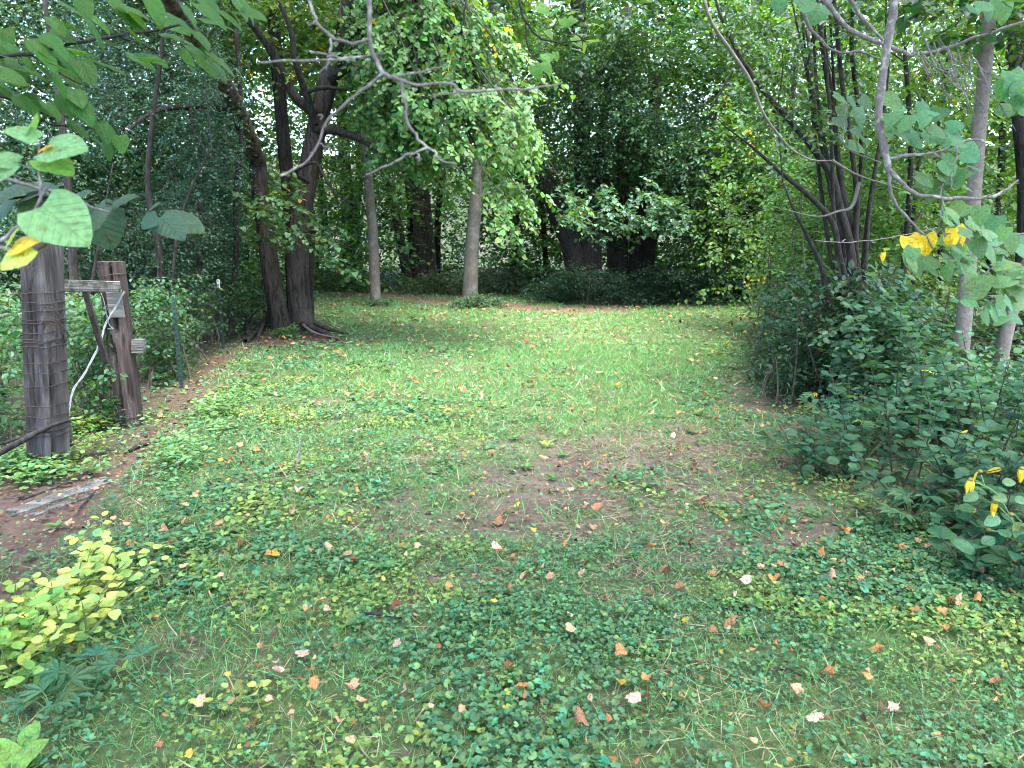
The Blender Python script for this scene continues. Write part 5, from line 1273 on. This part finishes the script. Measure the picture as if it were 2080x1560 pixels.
hb([(1806, 346), (1835, 375), (1860, 393), (1905, 400), (1960, 402), (2010, 400), (2045, 385), (2068, 366)], dR, [6, 6, 5, 4, 3], rt)
hb([(1804, 345), (1808, 380), (1820, 415), (1850, 450), (1880, 480), (1895, 505)], dR, [5, 4.5, 3, 2], rt)
hb([(1803, 322), (1850, 315), (1900, 310), (1950, 290), (1985, 283), (2000, 290)], [dR, 2.5], [4.5, 4, 3, 2], rt)
hb([(1896, 311), (1924, 332), (1930, 365), (1936, 388)], 2.55, [3.5, 3, 1.5], rt)
hb([(1945, 292), (1942, 320), (1935, 345), (1930, 360)], 2.5, [2, 1.5, 1], rt)
hb([(1912, 400), (1914, 440), (1908, 460), (1903, 478)], 2.6, [3, 2.5, 1.2], rt); hb([(1910, 445), (1917, 470), (1920, 480)], 2.6, [2, 1], rt); hb([(1912, 402), (1910, 385), (1918, 372)], 2.6, [3, 2, 1], rt)
hb([(1660, -30), (1690, 20), (1730, 62), (1775, 82), (1810, 96), (1850, 110), (1900, 105), (1960, 85), (2020, 65), (2090, 42)], [3.3, 2.9], [7, 6, 5, 5, 4, 4], rt)
hb([(1715, -20), (1745, 30), (1790, 80), (1815, 100)], 3.3, [5, 4, 3], rt)
hb([(1622, -10), (1640, 50), (1670, 85), (1700, 106), (1745, 104), (1790, 120)], 3.5, [5, 4, 3, 2], rt)
for k in range(16):
    u0, v0 = rng.uniform(1820, 1990), rng.uniform(70, 130); du, dv = rng.uniform(20, 130), rng.uniform(40, 170)
    hb([(u0, v0), (u0 + du * .3 + rng.normal(0, 8), v0 + dv * .4), (u0 + du * .7, v0 + dv * .65 + rng.normal(0, 8)), (u0 + du, v0 + dv * .9)], rng.uniform(2.7, 3.2), [2.0, 1.5, .7], rt, name='twig', sides=5)
hb([(1655, 488), (1720, 493), (1790, 486), (1850, 475), (1903, 462)], 4.5, [1.2, 1.5, 1.2], rt, name='twig', sides=5)
LG = (.062, .175, .075)
def cluster(o, poly, n, d0, d1, w, roll, pitch, col, rs=.7, face=.92):
    for u_, v_ in samp(poly, n):
        hang_leaf(o, u_, v_, rng.uniform(d0, d1), w * rng.uniform(.7, 1.15), rng.normal(roll, rs), np.clip(rng.normal(pitch, .2), 0, 1), tints(1, col, .12, .07)[0], face=face)
cluster(rt, [(1700, 195), (1760, 200), (1765, 300), (1700, 305)], 14, 2.9, 3.2, 35, -.4, .6, (.06, .135, .065))
cluster(rt, [(1790, 200), (1900, 200), (1960, 270), (1990, 320), (1950, 360), (1860, 300), (1800, 285)], 34, 2.5, 3.0, 42, -.3, .6, LG)
cluster(rt, [(1840, 330), (1940, 340), (2030, 330), (2030, 360), (1870, 400)], 16, 2.6, 3.0, 40, -.4, .5, (.075, .165, .06))
cluster(rt, [(2000, 160), (2100, 160), (2100, 230), (2010, 220)], 9, 2.6, 2.9, 48, -.6, .5, LG)
cluster(rt, [(1900, 410), (2000, 430), (2090, 500), (2095, 560), (1960, 560), (1850, 540), (1840, 520), (1920, 500)], 62, 2.4, 2.95, 41, -.5, .55, (.105, .22, .095))
cluster(rt, [(1940, 560), (2090, 540), (2095, 650), (1990, 650)], 26, 2.4, 2.8, 43, -.4, .55, (.105, .22, .095))
cluster(rt, [(1980, 0), (2085, 0), (2060, 35), (1960, 20)], 6, 2.7, 3, 45, -.2, .3, LG)
cluster(rt, [(1560, -10), (1700, -10), (1680, 60), (1590, 70)], 6, 3.2, 3.6, 40, -.6, .4, LG)
for u_, v_, w in ((1856, 498, 48), (1884, 498, 46), (1942, 486, 50), (1950, 503, 44), (1797, 522, 20)):
    hang_leaf(rt, u_, v_, 2.6, w, -1.3, .75, (.62, .44, .03))
hb([(2120, 470), (2060, 480), (2010, 510), (1960, 520), (1900, 530)], 2.65, [3, 2.5, 2, 1], rt, name='twig'); hb([(2120, 560), (2060, 565), (2020, 540), (2005, 500), (1985, 450)], 2.6, [3, 2.5, 2, 1], rt, name='twig')
hb([(2010, 545), (1980, 575), (1960, 580)], 2.6, [2, 1], rt, name='twig'); hb([(1790, 330), (1720, 300), (1715, 250), (1720, 210)], 3.0, [2, 1], rt, name='twig')
cm, tm = MB(), MB()
blob(cm, tm, (2.7, 3.9, 5.1), (2.3, 2.6, 1.4), 560, (3.4, 2.0, 4), .6, 10, T_OVAL, .11, LIN, clump=.45)  # unseen crown, set forward to darken the ground around the soil patch
cm.build('crown', M_LEAF, rt, False, 'stuff'); tm.build('twigwork', M_TWIGD, rt, False, 'stuff')

# left: tree whose trunk stands just outside the picture
lt = thing('overhanging_tree', 'linden with dark backlit leaves on a branch hanging in from the left', 'tree', (-3.4, .9, 0))
mb = MB(); tube(mb, [(-3.4, .9, -.1), (-3.4, 1, 1.6), (-3.2, 1.1, 3.2), (-2.9, 1.2, 4.8), (-2.6, 1.3, 6.8)], [.19, .15, .12, .09, .03], sides=14, n=30, rough=.1); mb.build('trunk', M_BARK, lt, True)
hb([(-150, 140), (-20, 118), (80, 105), (170, 85), (240, 72), (330, 60), (400, 40), (455, 15)], [2.0, 2.5], [6, 5, 4, 3, 2], lt, extra=[(-3.3, 1.0, 2.4), (-2.4, 1.5, 2.35)], mat=M_BARKD)
hb([(240, 72), (300, 95), (350, 115), (400, 140)], [2.3, 2.4], [2, 1], lt, mat=M_BARKD, name='twig'); hb([(60, 110), (140, 160), (220, 190)], [2.1, 2.3], [3, 1], lt, mat=M_BARKD, name='twig')
hb([(-120, 190), (20, 200), (100, 250), (180, 260), (270, 300)], [2.0, 2.4], [4, 3, 2, 1], lt, mat=M_BARKD, name='twig', extra=[(-2.4, 1.5, 2.3)])
DG = (.03, .10, .012)
cluster(lt, [(60, 20), (330, -20), (520, -10), (540, 30), (400, 60), (200, 100), (100, 90)], 30, 2.0, 2.6, 58, -.5, .05, DG, .35, .68)
cluster(lt, [(-40, 70), (120, 90), (260, 90), (330, 110), (240, 150), (60, 160), (-40, 150)], 26, 1.9, 2.5, 62, -.6, .05, DG, .35, .68)
cluster(lt, [(-40, 150), (80, 150), (180, 180), (180, 220), (100, 230), (-40, 230)], 22, 1.9, 2.3, 55, -.6, .05, DG, .35, .68)
cluster(lt, [(330, 60), (440, 80), (465, 150), (390, 140)], 7, 2.3, 2.6, 52, -.7, .1, DG, .35, .68)
cluster(lt, [(120, 200), (200, 240), (260, 300), (220, 310), (140, 260)], 10, 2.1, 2.4, 44, -.8, .1, DG, .35, .68)
cm, tm = MB(), MB()
blob(cm, tm, (-2.6, 1.0, 5.0), (2.6, 2.8, 1.5), 380, (-2.8, 1, 4), .6, 10, T_OVAL, .11, LIN, clump=.45)
cm.build('crown', M_LEAF, lt, False, 'stuff'); tm.build('twigwork', M_TWIGD, lt, False, 'stuff')

# left: close sprig of big light leaves and the dull grey-green ones behind it
sp = thing('leafy_sapling', 'close sapling tip with big light green heart shaped leaves before the square post', 'sapling', (-1.45, 1.28, 0))
hb([(-120, 560), (-20, 505), (30, 465), (66, 432), (80, 405), (82, 370), (80, 330), (79, 290)], 1.25, [6, 5, 4.5, 4, 4, 3], sp, extra=[(-1.45, 1.28, -.05), (-1.36, 1.27, .6), (-1.2, 1.25, 1.2)])
hb([(-60, 350), (20, 366), (70, 380), (130, 392), (180, 418), (225, 431)], [1.4, 1.5], [5, 4, 3, 2], sp); hb([(70, 437), (95, 430), (108, 425)], 1.25, [3, 2], sp, name='twig'); hb([(66, 520), (90, 498), (106, 485)], 1.22, [5, 3], sp, name='twig'); hb([(-60, 480), (-10, 500), (70, 520)], 1.22, [6, 5], sp); hb([(82, 400), (92, 385), (97, 378)], 1.25, [4, 3], sp, name='twig')
hb([(79, 290), (85, 285), (92, 278)], 1.25, [2, 1.5], sp, name='twig'); hb([(80, 345), (60, 340), (32, 332)], 1.25, [2, 1.5], sp, name='twig'); hb([(60, 465), (72, 455), (82, 448)], 1.25, [2, 1.5], sp, name='twig')
def face_leaf(o, base, tip, d, wid, col, tilt=.55, me=None):
    """leaf from base pixel to tip pixel"""
    a, b = at(*base, d), at(*tip, d - .02); S = np.linalg.norm(b - a)
    l = put_leaf(o, me or HEART[rng.integers(4)], a, b - a, unit(np.array([rng.normal(0, .1), -tilt, 1 - .5 * tilt])), S, col)
    l.scale = (S * wid, S, S)
PG = (.14, .28, .12)
face_leaf(sp, (78, 282), (6, 258), 1.25, 1.0, PG, .5); face_leaf(sp, (62, 275), (58, 226), 1.27, 1.5, PG, .5); face_leaf(sp, (96, 300), (168, 292), 1.24, 1.0, PG, .6)
face_leaf(sp, (88, 322), (145, 345), 1.25, .9, (.13, .28, .05), .4); face_leaf(sp, (30, 335), (-30, 372), 1.25, 1.0, PG, .6); face_leaf(sp, (36, 330), (-40, 320), 1.26, .9, PG, .6)
face_leaf(sp, (84, 420), (178, 492), 1.22, 1.0, PG, .75); face_leaf(sp, (62, 500), (-14, 535), 1.2, 1.0, (.42, .52, .10), .6); face_leaf(sp, (26, 500), (66, 478), 1.2, .8, (.70, .48, .07), .6); face_leaf(sp, (14, 500), (22, 455), 1.2, .7, (.25, .38, .07), .5)
face_leaf(sp, (84, 306), (100, 284), 1.24, .5, (.55, .32, .14), .4)
gs = thing('leafy_sapling', 'sapling shoot with dull grey green leaves behind the bright close leaves', 'sapling', (-2.1, 1.8, 0))
hb([(-80, 420), (40, 400), (130, 405), (220, 415), (330, 440), (370, 448)], [1.9, 2.1], [4, 3, 2, 1], gs, mat=M_BARKD, extra=[(-2.1, 1.8, -.05), (-1.95, 1.85, .8), (-1.7, 1.88, 1.45)])
GG = (.036, .085, .05)
for b, t, w in (((0, 390), (60, 360), 1.0), ((50, 400), (110, 375), 1.0), ((190, 420), (230, 500), 1.1), ((230, 412), (265, 385), 1.0), ((215, 420), (160, 480), .9), ((320, 440), (285, 462), 1.2), ((330, 440), (412, 452), 1.0), ((325, 442), (375, 484), 1.0), ((300, 430), (320, 412), 1.4), ((140, 405), (175, 380), 1.0), ((20, 405), (-10, 440), 1.0), ((60, 405), (110, 440), 1.0)):
    face_leaf(gs, b, t, rng.uniform(1.9, 2.1), w, tints(1, GG, .1)[0], .45)

# bare twig hanging over the middle
bt = thing('bare_branch', 'bare grey leafless branch hanging over the middle of the clearing', 'branch', tuple(at(748, -300, 1.3)))
hb([(735, -700), (742, -300), (750, -20), (752, 85), (765, 125), (778, 148), (800, 158), (815, 168), (822, 210), (828, 245), (850, 280), (868, 300)], 1.3, [7, 6.5, 6, 6, 5.5, 4.5, 4, 3.5], bt, extra=[(-2.6, 1.3, 4.6), (-1.2, 1.3, 3.4)])
for uv, r in (([(778, 148), (740, 180), (700, 210), (660, 250), (648, 290), (620, 330), (570, 357)], [4, 4, 3.5, 3, 3.5]), ([(812, 164), (850, 172), (915, 170), (935, 185), (1000, 183), (1080, 180), (1143, 168)], [4.5, 4, 4, 3.5, 2]),
              ([(803, 154), (860, 145), (905, 132)], [3.5, 3, 2]), ([(945, 187), (905, 190), (878, 195)], [3, 2.5, 1.5]), ([(868, 300), (830, 315), (790, 335), (743, 355)], [3.5, 3, 2]), ([(868, 300), (885, 310), (893, 325), (928, 333)], [3.5, 3, 2]),
              ([(751, 78), (725, 88), (690, 83), (672, 72), (650, 55), (642, 40), (630, 10), (622, -20)], [4.5, 4, 4, 4, 3]), ([(674, 74), (671, 100), (668, 122), (648, 150)], [4, 3, 2]), ([(527, 127), (590, 124), (670, 122), (720, 117), (782, 109)], [2.5, 3.5, 3.5, 2]),
              ([(628, 104), (665, 112), (700, 120), (722, 124)], [2.5, 3, 2]), ([(652, 243), (656, 234), (650, 232)], [2, 1]), ([(648, 290), (660, 298), (670, 299)], [2, 1]), ([(642, 42), (630, 50), (624, 46)], [2.5, 2]), ([(848, 312), (850, 325), (846, 322)], [2, 1]), ([(1010, 183), (1006, 174), (1010, 172)], [2, 1]), ([(935, 186), (920, 172), (916, 165)], [2, 1])):
    hb(uv, 1.3, r, bt, name='twig', sides=7)
# thin leafy twigs near the top, right of the middle
tt = thing('leafy_sprig', 'thin dark twig with light green leaves hanging above the lawn tree', 'branch', tuple(at(1050, -60, 4.2)))
hb([(1050, -60), (1058, 20), (1080, 60), (1110, 82), (1150, 86), (1200, 78)], 4.2, [3.5, 3, 2.5, 1.5], tt, mat=M_BARKD, extra=[(-2.4, 2.0, 4.6), (-.9, 3.4, 4.2)]); hb([(1068, 40), (1070, 85), (1085, 115), (1120, 140), (1170, 165)], 4.2, [2, 1.5, 1], tt, mat=M_BARKD, name='twig'); hb([(940, -40), (945, 20), (938, 60), (945, 85)], 4.4, [3, 2.5, 1], tt, mat=M_BARKD, name='twig')
cluster(tt, [(1080, 10), (1230, 20), (1220, 100), (1100, 120)], 16, 4.1, 4.6, 26, -.8, .35, (.11, .22, .04))
cluster(tt, [(1070, 90), (1150, 120), (1130, 160), (1075, 150)], 8, 4.1, 4.5, 26, -.8, .35, (.11, .22, .04))

# unseen tree added behind the viewpoint so that its crown shades the foreground
bk = thing('overhanging_tree', 'unseen tree added behind the viewpoint to shade the ivy lawn', 'tree', (.6, -3.2, 0))
mb = MB(); tube(mb, [(.6, -3.2, -.1), (.55, -3.2, 1.6), (.5, -3.1, 3.4), (.4, -2.8, 5.2), (.3, -2.4, 7.5)], [.24, .19, .16, .12, .04], sides=14, n=30, rough=.1); mb.build('trunk', M_BARK, bk, True)
cm, tm = MB(), MB()
blob(cm, tm, (.0, .2, 6.2), (4.4, 3.8, 1.6), 1080, (.4, -2.4, 5), .8, 10, T_DIA, .18, LIN, clump=.42)
cm.build('crown', M_LEAF, bk, False, 'stuff'); tm.build('twigwork', M_TWIGD, bk, False, 'stuff')
